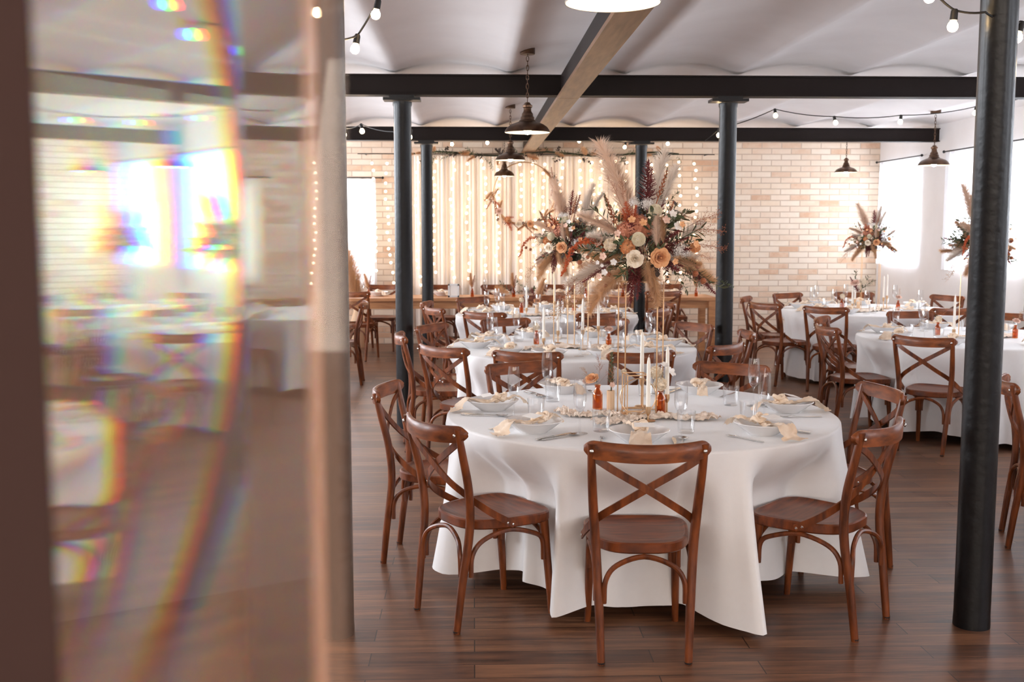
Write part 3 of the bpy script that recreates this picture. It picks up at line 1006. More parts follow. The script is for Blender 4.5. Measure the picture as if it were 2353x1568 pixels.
PEND = Kind(make_pendant)
for x, y, lab, sc in ((0.40, 8.05, 'bronze pendant lamp in front of the middle cross beam', 1.0), (0.40, 11.7, 'bronze pendant lamp behind the middle beam, above the third table', 0.97),
                      (0.42, 14.6, 'farthest bronze pendant lamp before the light curtain', (0.82, 0.82, 1.04)), (0.46, 3.64, 'bronze pendant lamp at the top, only its lit rim showing', 0.95),
                      (5.04, 11.85, 'bronze pendant lamp in front of the white side wall', 1.0), (5.05, 14.7, 'bronze pendant lamp in front of the bare brick wall', 0.9)):
    u = ((x - P0) / PER) % 1.0
    zc = CEIL + 0.085 * (1 - (2 * u - 1) ** 2)
    PEND((x, y, zc - 0.595 * (sc[2] if isinstance(sc, tuple) else sc) + 0.004), 0, lab, None, sc)

# ------------------------------------------------------------------ festoon lights
def festoon(pts, label, sag=0.05, r=0.026, hooks=()):
    """pts: bulb positions (hung just under the cable), first and last may be bare ends (flag False)"""
    root = thing('festoon_light_string', label, 'string lights', pts[0][0], 0, 'festoon light strings')
    o = Vector(pts[0][0]); cab = []
    for i in range(len(pts) - 1):
        a, b = Vector(pts[i][0]) - o, Vector(pts[i + 1][0]) - o
        for k in range(6):
            t = k / 6
            cab.append(a.lerp(b, t) - Vector((0, 0, sag * 4 * t * (1 - t) * (b - a).length)))
    cab.append(Vector(pts[-1][0]) - o)
    MB().tube(cab, 0.0045, 6).build('cable', 'black', root)
    for i, (p, flag) in enumerate(pts):
        if not flag: continue
        p = Vector(p) - o
        tilt = Vector((rnd.uniform(-0.25, 0.25), rnd.uniform(-0.2, 0.2), -1)).normalized()
        q = Quaternion(Vector((0, 0, -1)).rotation_difference(tilt))
        def T(mb):
            mb.v = [tuple(q @ (Vector(v) * 0.84) + p) for v in mb.v]; return mb
        so = T(MB().lathe([(0, 0.008), (0.012, 0.006), (0.0165, -0.005), (0.018, -0.045), (0, -0.047)], 12)).build('socket', 'black', root)
        b = T(MB().lathe([(0.0, -0.100), (0.012, -0.098), (0.021, -0.090), (0.0255, -0.076), (0.022, -0.062), (0.014, -0.05), (0.010, -0.044)], 14))
        b.build('bulb', 'bulb', so)
    return root


def fp(px, py, y, flag=True): return (tuple(at_y(px, py, y) + Vector((0, 0, 0.07))), flag)


festoon([fp(1620, 340, 10.4, False), fp(1652, 313, 10.4), fp(1780, 268, 10.4), fp(1916, 285, 10.4), fp(2070, 282, 10.4), fp(2243, 262, 10.4), fp(2400, 225, 10.6, False)], 'festoon bulbs strung right of the tall flowers below the vaults', 0.03)
festoon([fp(945, 318, 9.12), fp(830, 304, 9.7), fp(788, 312, 10.0), fp(700, 265, 10.2), fp(600, 270, 10.4, False)], 'festoon bulbs strung left from the middle left column', 0.05)
festoon([fp(900, 330, 14.2, False), fp(1038, 333, 14.2), fp(1118, 330, 14.2), fp(1331, 326, 14.2), fp(1438, 340, 14.2), fp(1534, 332, 14.2), fp(1640, 330, 14.2, False)], 'festoon bulbs strung above the light curtain', 0.02)
festoon([fp(2040, -60, 3.9, False), fp(2128, 0, 4.25), fp(2192, 65, 4.35), fp(2262, 70, 4.30, False), fp(2345, 92, 4.45), fp(2420, 170, 4.6)], 'festoon bulbs hung on the thick right column', 0.06)
festoon([fp(1000, -90, 4.6, False), fp(870, 38, 4.9), fp(822, 118, 5.0), fp(745, 125, 4.5, False)], 'festoon bulbs hung beside the prism from the ceiling', 0.03)

# ------------------------------------------------------------------ light curtain: drape, fairy strings, garland, hoop
FX0, FX1, FYY = at_y(948, 500, 15.44).x, at_y(1530, 500, 15.44).x, 15.44
vs, fs = [], []; N = 300
for i in range(N + 1):
    t = i / N; x = FX0 + (FX1 - FX0) * t
    for k in range(7):
        q = k / 6
        y = 0.028 * sin(t * 150 + 1.2 * sin(t * 31)) * (0.5 + 0.5 * q) + 0.012 * sin(t * 410)
        vs.append((x - (FX0 + FX1) / 2, y, 0.12 + (2.66 - 0.12) * (1 - q)))
fs = [(i * 7 + k, i * 7 + k + 1, (i + 1) * 7 + k + 1, (i + 1) * 7 + k) for i in range(N) for k in range(6)]
o = MB().add(vs, fs).build('backdrop_drape', 'drape')
o.location = ((FX0 + FX1) / 2, FYY, 0)
tag(o, 'white pleated drape hung on the brick wall behind the fairy lights', 'drape')

fr = random.Random(21)
rl = thing('light_rail', 'thin dark rail along the brick wall carrying the fairy lights', 'rail', (0.9, 15.36, 2.684))
MB().tube([(-2.5, 0, 0), (2.5, 0, 0)], 0.006, 8).build('rod', 'iron', rl)
for q in (-2.4, -0.8, 0.8, 2.4): MB().tube([(q, 0, 0), (q, YB - 15.36 + 0.01, 0)], 0.006, 6).build('bracket', 'iron', rl)

fx = [853, 893, 962, 1003, 1040, 1072, 1108, 1142, 1190, 1222, 1256, 1292, 1328, 1358, 1386, 1412, 1440, 1470, 1500, 1532, 1563, 1600]
bulb_me = MB().ico((0, 0, 0), 0.0205, 2).mesh('fairy bulb', 'fairy')
for i, px in enumerate(fx):
    top = at_y(px, 345 + fr.uniform(-4, 14), 15.36)
    x, z = top.x, 2.68
    root = thing('fairy_light_string', 'fairy light string hanging at the far wall, %s from the left' % ordn[i], 'string lights', (x, 15.36, z), 0, 'fairy light strings of the light curtain')
    pts = [Vector((0, 0, 0))]; zz = 0.0; k = 0; xo = 0
    while z + zz > 0.92 and k < 15:
        zz -= fr.uniform(0.085, 0.145); xo = max(-0.05, min(0.05, xo + fr.uniform(-0.03, 0.03)))
        b = link('bulb', bulb_me, root); b.location = (xo, fr.uniform(-0.02, 0.015), zz)
        pts.append(Vector((xo, 0.012, zz + 0.01))); k += 1
    MB().tube(pts, 0.0015, 4).build('wire', 'gold', root)


# ------------------------------------------------------------------ flowers: unit meshes
PET = {}
for nm, c1, c2 in (('pampas', (238, 206, 182), (248, 226, 206)), ('palepampas', (238, 222, 208), (246, 234, 222)), ('tanpampas', (218, 172, 128), (240, 200, 158)), ('burgundy', (86, 20, 22), (128, 34, 32)),
                   ('orange', (176, 70, 24), (208, 98, 42)), ('cream', (244, 226, 200), (252, 240, 224)), ('peach', (230, 164, 112), (242, 188, 140)), ('blush', (232, 188, 166), (244, 212, 196)),
                   ('coral', (212, 132, 100), (232, 164, 132)), ('ivory', (250, 238, 212), (253, 246, 230)), ('white', (240, 232, 226), (250, 246, 242)), ('olive', (64, 66, 38), (98, 100, 62)),
                   ('green', (52, 62, 34), (84, 96, 52)), ('rust', (140, 76, 44), (176, 104, 66)), ('straw', (176, 136, 104), (204, 166, 132)), ('darkleaf', (50, 34, 26), (72, 52, 40))):
    PET[nm] = vary(mat(nm + ' petals', rough=0.75, sheen=0.15), c1, c2, (1, 1, 1), 4.0, 3)


def plume_mesh(m, n=620, seed=0, wid=0.17, bend=0.14, droop=0.10):
    r = random.Random(seed); mb = MB(); vs, fs = [], []
    axis = lambda t: Vector((bend * t * t, 0, t))
    for i in range(n):
        t0 = 0.06 + 0.86 * r.random() ** 0.9
        a = r.random() * 2 * pi
        ln = (0.36 - 0.26 * t0) * r.uniform(0.6, 1.1)
        w = wid * (0.55 + 1.0 * sin(pi * min(1, t0 * 0.85 + 0.12))) * r.uniform(0.3, 1.0)
        p0 = axis(t0); od = Vector((cos(a), sin(a), 0))
        p1 = p0 + od * w * 0.45 + Vector((0, 0, ln * 0.5))
        p2 = p0 + od * w * 0.95 + Vector((0, 0, ln - droop * w * 3 * r.random()))
        sd = Vector((-sin(a + 0.5), cos(a + 0.5), 0)) * r.uniform(0.0013, 0.0027)
        k = len(vs)
        vs += [p0 - sd, p0 + sd, p1 - sd * 1.3, p1 + sd * 1.3, p2]
        fs += [(k, k + 1, k + 3, k + 2), (k + 2, k + 3, k + 4)]
    mb.add(vs, fs)
    mb.tube([axis(t / 8) for t in range(-2, 8)], 0.006, 5)
    return mb.mesh('pampas plume', m, True, 180)


def spike_mesh(m, seed=0, dens=1.0, wid=0.17, top=0.02):
    """amaranth or astilbe: side branches clad with tiny blobs"""
    r = random.Random(seed); mb = MB()
    mb.tube([(0, 0, -0.25), (0.01, 0, 0.3), (0.02, 0.01, 0.95)], 0.008, 5)
    nb = int(34 * dens)
    for i in range(nb):
        t = 0.05 + 0.92 * i / nb; a = i * 2.4
        L = (wid * (1 - t) ** 0.75 + top) * r.uniform(0.75, 1.15)
        c0 = Vector((0.01 + 0.01 * t, 0.01 * t, t)); d = Vector((cos(a), sin(a), r.uniform(0.25, 0.8)))
        m_ = max(3, int(L * 62))
        for k in range(m_):
            q = (k + 0.5) / m_
            p = c0 + d * L * q + Vector((r.uniform(-1, 1), r.uniform(-1, 1), r.uniform(-1, 1))) * 0.010
            mb.octa(p, 0.0170 * (1.15 - 0.5 * q) * r.uniform(0.7, 1.2))
    for k in range(8): mb.octa((0.02 + r.uniform(-0.01, 0.01), r.uniform(-0.01, 0.01), 0.93 + 0.012 * k), 0.011)
    return mb.mesh('flower spike', m, False)


def rose_mesh(m, seed=0):
    r = random.Random(seed); mb = MB(); mb.ico((0, 0, 0.3), 0.13, 2, (1, 1, 2.6))
    for n, r0, r1, h0, h1, wd, curl in ((3, 0.06, 0.16, 0.0, 0.72, 1.25, 0.0), (4, 0.12, 0.34, 0.0, 0.74, 1.0, 0.02), (5, 0.2, 0.58, -0.05, 0.68, 0.85, 0.12), (6, 0.28, 0.82, -0.12, 0.55, 0.72, 0.26), (7, 0.30, 1.0, -0.2, 0.42, 0.62, 0.30)):
        for k in range(n):
            a0 = 2 * pi * k / n + r.uniform(-0.2, 0.2) + n
            vs = []
            for i in range(6):
                v = i / 5
                for j in range(7):
                    u = j / 6 * 2 - 1
                    rad = r0 + (r1 - r0) * (v ** 0.75) + curl * max(0, v - 0.7) * 1.6
                    z = h0 + (h1 - h0) * v * (1 - 0.16 * u * u) - curl * max(0, v - 0.75) * 2.2
                    w = wd * (0.45 + 0.55 * sin(pi * min(1, v * 0.62 + 0.18)))
                    a = a0 + u * w
                    rad2 = rad * (1 - 0.10 * u * u) + 0.03 * sin(u * 3 + k)
                    vs.append((rad2 * cos(a), rad2 * sin(a), z))
            mb.add(vs, [(i * 7 + j, i * 7 + j + 1, (i + 1) * 7 + j + 1, (i + 1) * 7 + j) for i in range(5) for j in range(6)])
    return mb.mesh('rose', m, True, 180)


def pompon_mesh(m, n=170, seed=0, ragged=0.0):
    """dahlia (tidy) or carnation (ragged)"""
    r = random.Random(seed); mb = MB()
    mb.ico((0, 0, 0.0), 0.72, 2)
    for i in range(n):
        z = 1 - 1.55 * (i + 0.5) / n; a = i * 2.39996; s = sqrt(max(0, 1 - z * z))
        d = Vector((s * cos(a), s * sin(a), z)); d = (d + Vector((r.uniform(-1, 1), r.uniform(-1, 1), r.uniform(-1, 1))) * ragged).normalized()
        sd = d.cross(Vector((0.1, 0.2, 1))).normalized(); up = sd.cross(d)
        rot = r.uniform(-1, 1) * ragged * 5; sd, up = sd * cos(rot) + up * sin(rot), up * cos(rot) - sd * sin(rot)
        w = 0.13 + 0.16 * ragged; L = 1.0 + r.uniform(-0.25, 0.1) * ragged
        b = d * 0.55
        mb.add([b - sd * w * 0.5, b + sd * w * 0.5, d * L * 0.9 + sd * w + up * 0.05, d * L + up * 0.10, d * L * 0.9 - sd * w + up * 0.05, d * 0.85 - up * 0.03],
               [(0, 1, 5), (1, 2, 5), (2, 3, 5), (3, 4, 5), (4, 0, 5)])
    return mb.mesh('pompon bloom', m, True, 60)


def hydrangea_mesh(m, seed=0, n=85, fl=1.0, loose=0.0):
    r = random.Random(seed); mb = MB()
    if not loose: mb.ico((0, 0, 0), 0.72, 2)
    for i in range(n):
        z = 1 - 1.5 * (i + 0.5) / n; a = i * 2.39996; s = sqrt(max(0, 1 - z * z))
        d = Vector((s * cos(a), s * sin(a), z)); sd = d.cross(Vector((0.1, 0.2, 1))).normalized(); up = sd.cross(d); rot = r.random() * 3
        c = d * (r.uniform(0.82, 1.0) + 0.16 * noise.noise(d * 2.2 + Vector((seed, 0, 0))))
        if loose: c = d * r.uniform(0.35, 1.15) * (1 + 0.5 * noise.noise(d * 1.7 + Vector((seed, 3, 0)))); c.x *= 1.25; c.z *= 0.75; mb.tube([c * 0.2, c], 0.012, 3)
        for k in range(4):
            q = rot + k * pi / 2; e = sd * cos(q) + up * sin(q); f = sd * cos(q + pi / 2) + up * sin(q + pi / 2)
            mb.add([c, c + (e * 0.10 + f * 0.09 + d * 0.04) * fl, c + (e * 0.21 + d * r.uniform(-0.04, 0.08)) * fl, c + (e * 0.10 - f * 0.09 + d * 0.04) * fl], [(0, 1, 2, 3)])
    return mb.mesh('hydrangea head', m, True, 60)


def blossom_mesh(m):
    mb = MB()
    for k in range(5):
        a0 = 2 * pi * k / 5; vs = [(0, 0, 0.05)]
        for j in range(7):
            u = j / 6 * 2 - 1
            rad = 1.0 * (1 - 0.35 * abs(u) ** 2.5); a = a0 + u * 0.66
            vs.append((rad * cos(a), rad * sin(a), 0.35 + 0.15 * (1 - u * u)))
        mb.add(vs, [(0, j, j + 1) for j in range(1, 7)])
    mb.ico((0, 0, 0.15), 0.16, 1)
    return mb.mesh('small blossom', m, True, 60)


def sprig_mesh(m, n=12, L=0.28, W=0.07, seed=0):
    r = random.Random(seed); mb = MB()
    ax = lambda t: Vector((0.12 * t * t, 0.03 * sin(3 * t), t))
    mb.tube([ax(t / 8) for t in range(9)], 0.007, 5)
    for i in range(n):
        t = 0.2 + 0.8 * i / n; a = i * 2.6 + r.uniform(-.4, .4)
        p = ax(t); d = Vector((cos(a), sin(a), r.uniform(0.4, 1.0))).normalized(); sd = d.cross(Vector((0, 0, 1))).normalized(); nn = sd.cross(d)
        l = L * r.uniform(0.7, 1.1) * (1.1 - 0.4 * t)
        mb.add([p, p + d * l * 0.4 + sd * W * 0.5, p + d * l * 0.8 + sd * W * 0.3 - nn * 0.01, p + d * l - nn * 0.03, p + d * l * 0.8 - sd * W * 0.3 - nn * 0.01, p + d * l * 0.4 - sd * W * 0.5, p + d * l * 0.45 + nn * 0.012],
               [(0, 1, 6), (1, 2, 6), (2, 3, 6), (3, 4, 6), (4, 5, 6), (5, 0, 6)])
    return mb.mesh('leaf sprig', m, True, 60)


def grass_mesh(m, seed=0, n=16):
    r = random.Random(seed); mb = MB()
    ax = lambda t: Vector((0.25 * t * t, 0.05 * t, t * (1 - 0.08 * t)))
    mb.tube([ax(t / 8) for t in range(9)], 0.0035, 4)
    for i in range(n):
        t = 0.42 + 0.56 * i / n; a = r.random() * 6.28; p = ax(t); l = r.uniform(0.10, 0.26) * (1.3 - t * 0.6)
        d = Vector((0.6 * cos(a) + 0.3, 0.6 * sin(a), 0.8)).normalized()
        e = p + d * l; mb.tube([p, p + d * l * 0.5 + Vector((0, 0, 0.01)), e], 0.0022, 3)
        for k in range(4):
            q = 0.5 + 0.17 * k; s = p + d * l * q
            f = Vector((cos(a + k * 2), sin(a + k * 2), 0.4)) * 0.03
            mb.tube([s, s + f], 0.0016, 3); mb.octa(s + f, 0.0065, 1.9)
    return mb.mesh('wispy grass', m, False)


def pod_mesh(m):
    mb = MB(); rs = []
    for i in range(9):
        t = i / 8; rr = 0.9 * sin(pi * (0.06 + 0.9 * t)) ** 0.8
        rs.append([(rr * (1 + 0.10 * cos(6 * 2 * pi * j / 24)) * cos(2 * pi * j / 24), rr * (1 + 0.10 * cos(6 * 2 * pi * j / 24)) * sin(2 * pi * j / 24), -0.9 + 1.8 * t) for j in range(24)])
    mb.rings(rs)
    mb.tube([(0, 0, -0.9), (0, 0.3, -3.0)], 0.07, 5)
    return mb.mesh('seed pod', m, True, 60)


def bud_mesh(m):
    """bract spike with a pointed tip"""
    mb = MB()
    for i in range(46):
        t = i / 46; a = i * 2.4; rr = 0.10 * (1 - t) ** 0.6 + 0.004
        p = Vector((rr * 0.55 * cos(a), rr * 0.55 * sin(a), t)); d = Vector((cos(a) * 0.6, sin(a) * 0.6, 0.9)).normalized(); sd = d.cross(Vector((0, 0, 1))).normalized()
        l = 0.16 * (1 - 0.5 * t); w = 0.035
        mb.add([p, p + d * l * 0.5 + sd * w, p + d * l, p + d * l * 0.5 - sd * w], [(0, 1, 2, 3)])
    mb.tube([(0, 0, -0.6), (0.02, 0, 0), (0, 0, 1.02)], 0.018, 5)
    return mb.mesh('bract spike', m, True, 60)


def curved_amaranth(m, seed=0):
    r = random.Random(seed); mb = MB()
    P = catmull([(0, 0, 0), (0.25, 0, 0.16), (0.55, 0, 0.15), (0.82, 0, -0.08), (0.90, 0, -0.36), (1.0, 0, -0.52)], 12); n = len(P)
    for i, p in enumerate(P):
        q = i / n; rad = 0.085 * (1 - q) ** 0.7 + 0.016
        for k in range(int(14 * (1 - q)) + 4):
            d = Vector((r.uniform(-1, 1), r.uniform(-1, 1), r.uniform(-1, 1))).normalized() * rad * r.uniform(0.3, 1.1)
            mb.octa(p + d, 0.017 * r.uniform(0.6, 1.1))
    return mb.mesh('trailing amaranth', m, False)


FM = {
    'plume': [plume_mesh(PET['pampas'], 1500, 1, 0.19), plume_mesh(PET['pampas'], 1300, 2, 0.16)], 'pale': [plume_mesh(PET['palepampas'], 1400, 3, 0.2), plume_mesh(PET['palepampas'], 1200, 4, 0.17)],
    'tan': [plume_mesh(PET['tanpampas'], 1700, 5, 0.20, 0.2), plume_mesh(PET['tanpampas'], 1600, 6, 0.22)],
    'spike': [spike_mesh(PET['burgundy'], 1, 1.7, 0.20), spike_mesh(PET['burgundy'], 2, 2.0, 0.26), spike_mesh(PET['burgundy'], 3, 1.8, 0.17)],
    'orange': [spike_mesh(PET['orange'], 4, 2.0, 0.28, 0.08)], 'trail': [curved_amaranth(PET['orange'], 1)],
    'rose_cream': [rose_mesh(PET['cream'], 1)], 'rose_peach': [rose_mesh(PET['peach'], 2)], 'rose_blush': [rose_mesh(PET['blush'], 3)],
    'dahlia': [pompon_mesh(PET['ivory'], 190, 1)], 'carnation': [pompon_mesh(PET['peach'], 120, 2, 0.30)], 'carn_cream': [pompon_mesh(PET['cream'], 120, 3, 0.30)],
    'hydrangea': [hydrangea_mesh(PET['coral'], 1, 150, 1.0)], 'statice': [hydrangea_mesh(PET['white'], 2, 170, 0.62, 1.0)], 'blossom': [blossom_mesh(PET['white'])], 'blossom_p': [blossom_mesh(PET['blush'])], 'blossom_o': [blossom_mesh(PET['peach'])],
    'olive': [sprig_mesh(PET['olive'], 14, 0.30, 0.07, 1), sprig_mesh(PET['olive'], 16, 0.26, 0.06, 2)], 'green': [sprig_mesh(PET['green'], 16, 0.22, 0.09, 3), sprig_mesh(PET['green'], 22, 0.32, 0.035, 4)],
    'darkleaf': [sprig_mesh(PET['darkleaf'], 10, 0.3, 0.16, 5)], 'grass': [grass_mesh(PET['rust'], 1), grass_mesh(PET['straw'], 2, 20)], 'pod': [pod_mesh(PET['rust'])], 'bud': [bud_mesh(PET['rust'])], 'greenbud': [bud_mesh(PET['olive'])],
}
PARTNAME = {'plume': 'pampas_plume', 'pale': 'pampas_plume', 'tan': 'pampas_plume', 'spike': 'amaranth_spike', 'orange': 'amaranth_spike', 'trail': 'amaranth_spray', 'rose_cream': 'rose', 'rose_peach': 'rose', 'rose_blush': 'rose',
            'dahlia': 'dahlia', 'carnation': 'carnation', 'carn_cream': 'carnation', 'hydrangea': 'hydrangea', 'statice': 'statice', 'blossom': 'blossom', 'blossom_p': 'blossom', 'blossom_o': 'blossom', 'olive': 'leaf_sprig',
            'green': 'leaf_sprig', 'darkleaf': 'leaf_sprig', 'grass': 'grass_stem', 'pod': 'seed_pod', 'bud': 'bract_spike', 'greenbud': 'bract_spike'}
PARTLABEL = {'plume': 'blush pampas plume', 'pale': 'pale cream pampas plume', 'tan': 'tan pampas plume', 'spike': 'burgundy amaranth', 'orange': 'orange amaranth', 'trail': 'trailing orange amaranth', 'rose_cream': 'cream rose',
             'rose_peach': 'peach rose', 'rose_blush': 'blush rose', 'dahlia': 'ivory pompon dahlia', 'carnation': 'peach carnation', 'carn_cream': 'cream carnation', 'hydrangea': 'coral hydrangea', 'statice': 'white statice',
             'grass': 'wispy grass', 'pod': 'brown seed pod', 'olive': 'olive leaf sprig', 'green': 'green leaf sprig', 'darkleaf': 'dark leaf sprig'}
fseq = random.Random(3)


def flower(kind, parent, p, d, size, roll=None, var=None):
    ms = FM[kind]
    o = link(PARTNAME[kind], ms[var if var is not None else fseq.randrange(len(ms))], parent)
    q = Vector((0, 0, 1)).rotation_difference(Vector(d).normalized())
    if roll is None: roll = fseq.random() * 6.28
    o.rotation_mode = 'QUATERNION'
    o.rotation_quaternion = q @ Quaternion((0, 0, 1), roll)
    o.location = p; o.scale = (size,) * 3
    if kind in PARTLABEL: o['label'] = PARTLABEL[kind]
    return o

# ------------------------------------------------------------------ tall stand and flower arrangement (built for the front table, copied for the others)
STAND_H = 0.655


def make_stand():
    r = thing('flower_stand', '', 'stand', (0, 0, 0), 0, 'tall brass flower stands')
    a = 0.095
    for sx in (-1, 1):
        for sy in (-1, 1):
            MB().box((sx * a, sy * a, STAND_H / 2), (0.0056, 0.0056, STAND_H)).build('rod', 'gold', r, False)
    for z, nm in ((0.003, 'base_frame'), (STAND_H - 0.003, 'top_frame')):
        mb = MB()
        for s in (-1, 1): mb.box((0, s * a, z), (2 * a, 0.0056, 0.0056)).box((s * a, 0, z), (0.0056, 2 * a, 0.0056))
        mb.build(nm, 'gold', r, False)
    MB().box((0, 0, STAND_H), (2 * a, 2 * a, 0.004)).build('top_plate', 'gold', r, False)
    return r


STAND = Kind(make_stand)
ROT1 = -0.325


def make_arrangement():
    """front table: every stem measured from the photograph at the depth of the table centre"""
    cx, cy = T1; z0 = TOPZ + STAND_H + 0.002
    r = thing('flower_arrangement', '', 'flowers', (cx, cy, z0), 0, 'tall flower arrangements')
    O = Vector((cx, cy, z0))
    MB().lathe([(0, 0.0), (0.075, 0.0), (0.085, 0.03), (0.08, 0.06), (0, 0.065)], 20).build('bowl', 'darkbowl', r)

    def L(px, py, dy): return at_y(px, py, cy + dy) - O

    def stem(kind, b, t, dyb, dyt, var=None, roll=None, ext=1.0):
        p, q = L(*b, dyb), L(*t, dyt)
        return flower(kind, r, p, q - p, (q - p).length * ext, roll, var)

    def bloom(kind, px, py, rad, dy=-0.12, face=None):
        p = L(px, py, dy); c = Vector((0, 0, 0.16))
        d = face or ((p - c).normalized() + Vector((0, -0.55, 0.1)))
        return flower(kind, r, p, d, rad / 471.0)
    # pampas
    stem('plume', (1447, 520), (1399, 312), 0.0, 0.05, 0, 3.4)
    stem('plume', (1455, 510), (1418, 360), -0.03, -0.04, 1, 2.6)
    stem('pale', (1500, 500), (1512, 338), 0.08, 0.12, 0, 0.3)
    stem('pale', (1510, 500), (1545, 370), 0.1, 0.16, 1, 0.2)
    stem('plume', (1430, 545), (1333, 478), -0.02, -0.08, 1, 3.0)
    stem('pale', (1428, 560), (1352, 530), -0.10, -0.16, 1, 3.0)
    stem('tan', (1440, 605), (1335, 705), -0.08, -0.12, 0, 3.1)
    stem('tan', (1488, 590), (1523, 706), -0.14, -0.17, 1, 0.2)
    stem('tan', (1482, 585), (1490, 660), -0.17, -0.20, 0, 0.0)
    stem('tan', (1545, 600), (1652, 632), -0.04, -0.02, 0, 0.3)
    stem('tan', (1540, 590), (1618, 600), -0.12, -0.18, 1, 0.0)
    stem('pale', (1410, 605), (1290, 640), 0.0, 0.04, 0, 3.2)
    stem('pale', (1560, 560), (1610, 500), 0.1, 0.2, 1, 0.0)
    stem('plume', (1512, 575), (1500, 492), -0.16, -0.20, 1, 0.4)
    stem('tan', (1525, 560), (1513, 500), -0.14, -0.18, 0, 0.4)
    # amaranth and astilbe
    stem('spike', (1487, 470), (1491, 366), -0.05, -0.02, 1)
    stem('spike', (1490, 465), (1500, 385), 0.0, 0.05, 2)
    stem('spike', (1520, 572), (1585, 545), -0.12, -0.16, 0)
    stem('spike', (1522, 560), (1560, 528), -0.13, -0.2, 2)
    stem('spike', (1530, 575), (1590, 570), -0.1, -0.2, 1)
    stem('spike', (1462, 600), (1450, 697), -0.14, -0.16, 1)
    stem('spike', (1456, 615), (1442, 672), -0.13, -0.16, 1)
    stem('spike', (1470, 612), (1462, 690), -0.14, -0.18, 0)
    stem('tan', (1452, 610), (1372, 668), -0.12, -0.17, 1, 3.0)
    stem('spike', (1470, 605), (1468, 660), -0.14, -0.17, 2)
    stem('spike', (1590, 620), (1645, 676), -0.06, -0.06, 0)
    stem('spike', (1572, 615), (1630, 655), -0.02, 0.0, 2)
    stem('spike', (1395, 610), (1336, 648), -0.08, -0.1, 2)
    stem('spike', (1405, 600), (1365, 615), 0.0, 0.02, 0)
    stem('orange', (1450, 510), (1438, 462), -0.12, -0.15, 0)
    stem('orange', (1445, 515), (1430, 478), -0.14, -0.16, 0)
    stem('orange', (1455, 505), (1462, 470), -0.12, -0.14, 0)
    t0, t1 = L(1392, 572, -0.10), L(1298, 628, -0.16)
    o = flower('trail', r, t0, (0, 0, 1), 0.235, pi + 0.35)
    # large heads
    bloom('hydrangea', 1464, 518, 27, -0.08)
    bloom('hydrangea', 1440, 530, 22, -0.06)
    bloom('hydrangea', 1486, 524, 20, -0.08)
    bloom('blossom_o', 1452, 505, 9, -0.2)
    bloom('blossom_o', 1478, 512, 9, -0.21)
    bloom('dahlia', 1506, 484, 16, -0.15)
    bloom('dahlia', 1467, 549, 16.5, -0.22)
    bloom('carnation', 1442, 566, 19, -0.20)
    bloom('carn_cream', 1402, 562, 16, -0.18)
    bloom('rose_cream', 1459, 594, 18, -0.22)
    bloom('rose_peach', 1516, 591, 21, -0.21)
    bloom('rose_blush', 1374, 551, 13, -0.12)
    bloom('carnation', 1597, 568, 13, -0.14)
    bloom('statice', 1566, 573, 17, -0.16)
    bloom('statice', 1577, 585, 12, -0.14)
    bloom('statice', 1486, 468, 14, -0.10)
    bloom('statice', 1458, 465, 13, -0.08)
    for px, py, k, s in ((1387, 588, 'blossom_p', 9), (1411, 601, 'blossom', 8), (1390, 624, 'blossom', 8), (1378, 633, 'blossom_p', 8), (1530, 506, 'blossom_p', 10), (1545, 492, 'blossom', 10), (1556, 520, 'blossom', 11), (1566, 516, 'blossom_o', 8),
                         (1597, 560, 'blossom_o', 9), (1374, 602, 'blossom', 5), (1384, 609, 'blossom', 4.5), (1420, 536, 'blossom_p', 8), (1550, 600, 'blossom_o', 8)):
        bloom(k, px, py, s, -0.2)
    # spikes, pods, buds
    stem('bud', (1415, 515), (1390, 450), -0.12, -0.16, 0)
    stem('greenbud', (1396, 475), (1388, 444), -0.15, -0.17, 0)
    stem('bud', (1512, 455), (1533, 392), -0.08, -0.08, 0)
    stem('greenbud', (1529, 408), (1534, 384), -0.08, -0.08, 0)
    stem('bud', (1535, 500), (1548, 462), -0.12, -0.14, 0)
    for px, py in ((1310, 595), (1332, 602), (1398, 630), (1392, 657)):
        bloom('pod', px, py, 6.5, -0.14, Vector((-0.3, -0.4, 0.6)))
    for px, py in ((1598, 628), (1616, 645), (1604, 610)):
        bloom('pod', px, py, 8.5, -0.12, Vector((0.6, -0.5, -0.1)))
    # greens
    for b, t, k, dy in (((1522, 480), (1562, 442), 'olive', -0.06), ((1520, 490), (1560, 470), 'olive', -0.10), ((1510, 470), (1528, 432), 'olive', -0.02), ((1480, 500), (1468, 455), 'olive', -0.04), ((1535, 520), (1575, 480), 'olive', 0.05),
                        ((1560, 600), (1640, 640), 'green', -0.06), ((1550, 610), (1605, 660), 'green', -0.1), ((1540, 605), (1585, 668), 'olive', -0.1), ((1560, 590), (1600, 600), 'olive', -0.16), ((1640, 640), (1688, 656), 'green', -0.03),
                        ((1400, 575), (1360, 585), 'green', -0.15), ((1412, 560), (1366, 548), 'green', -0.12), ((1420, 590), (1395, 618), 'green', -0.16), ((1420, 545), (1385, 535), 'green', -0.14), ((1450, 570), (1425, 552), 'green', -0.16),
                        ((1480, 580), (1495, 555), 'olive', -0.2), ((1490, 585), (1475, 615), 'olive', -0.18), ((1530, 590), (1545, 620), 'darkleaf', -0.15), ((1530, 610), (1535, 655), 'darkleaf', -0.06), ((1540, 560), (1530, 530), 'darkleaf', -0.14),
                        ((1445, 620), (1440, 655), 'olive', -0.1), ((1500, 610), (1500, 640), 'green', -0.1), ((1430, 600), (1390, 650), 'olive', 0.0), ((1565, 620), (1660, 668), 'olive', 0.0)):
        stem(k, b, t, dy, dy - 0.02)
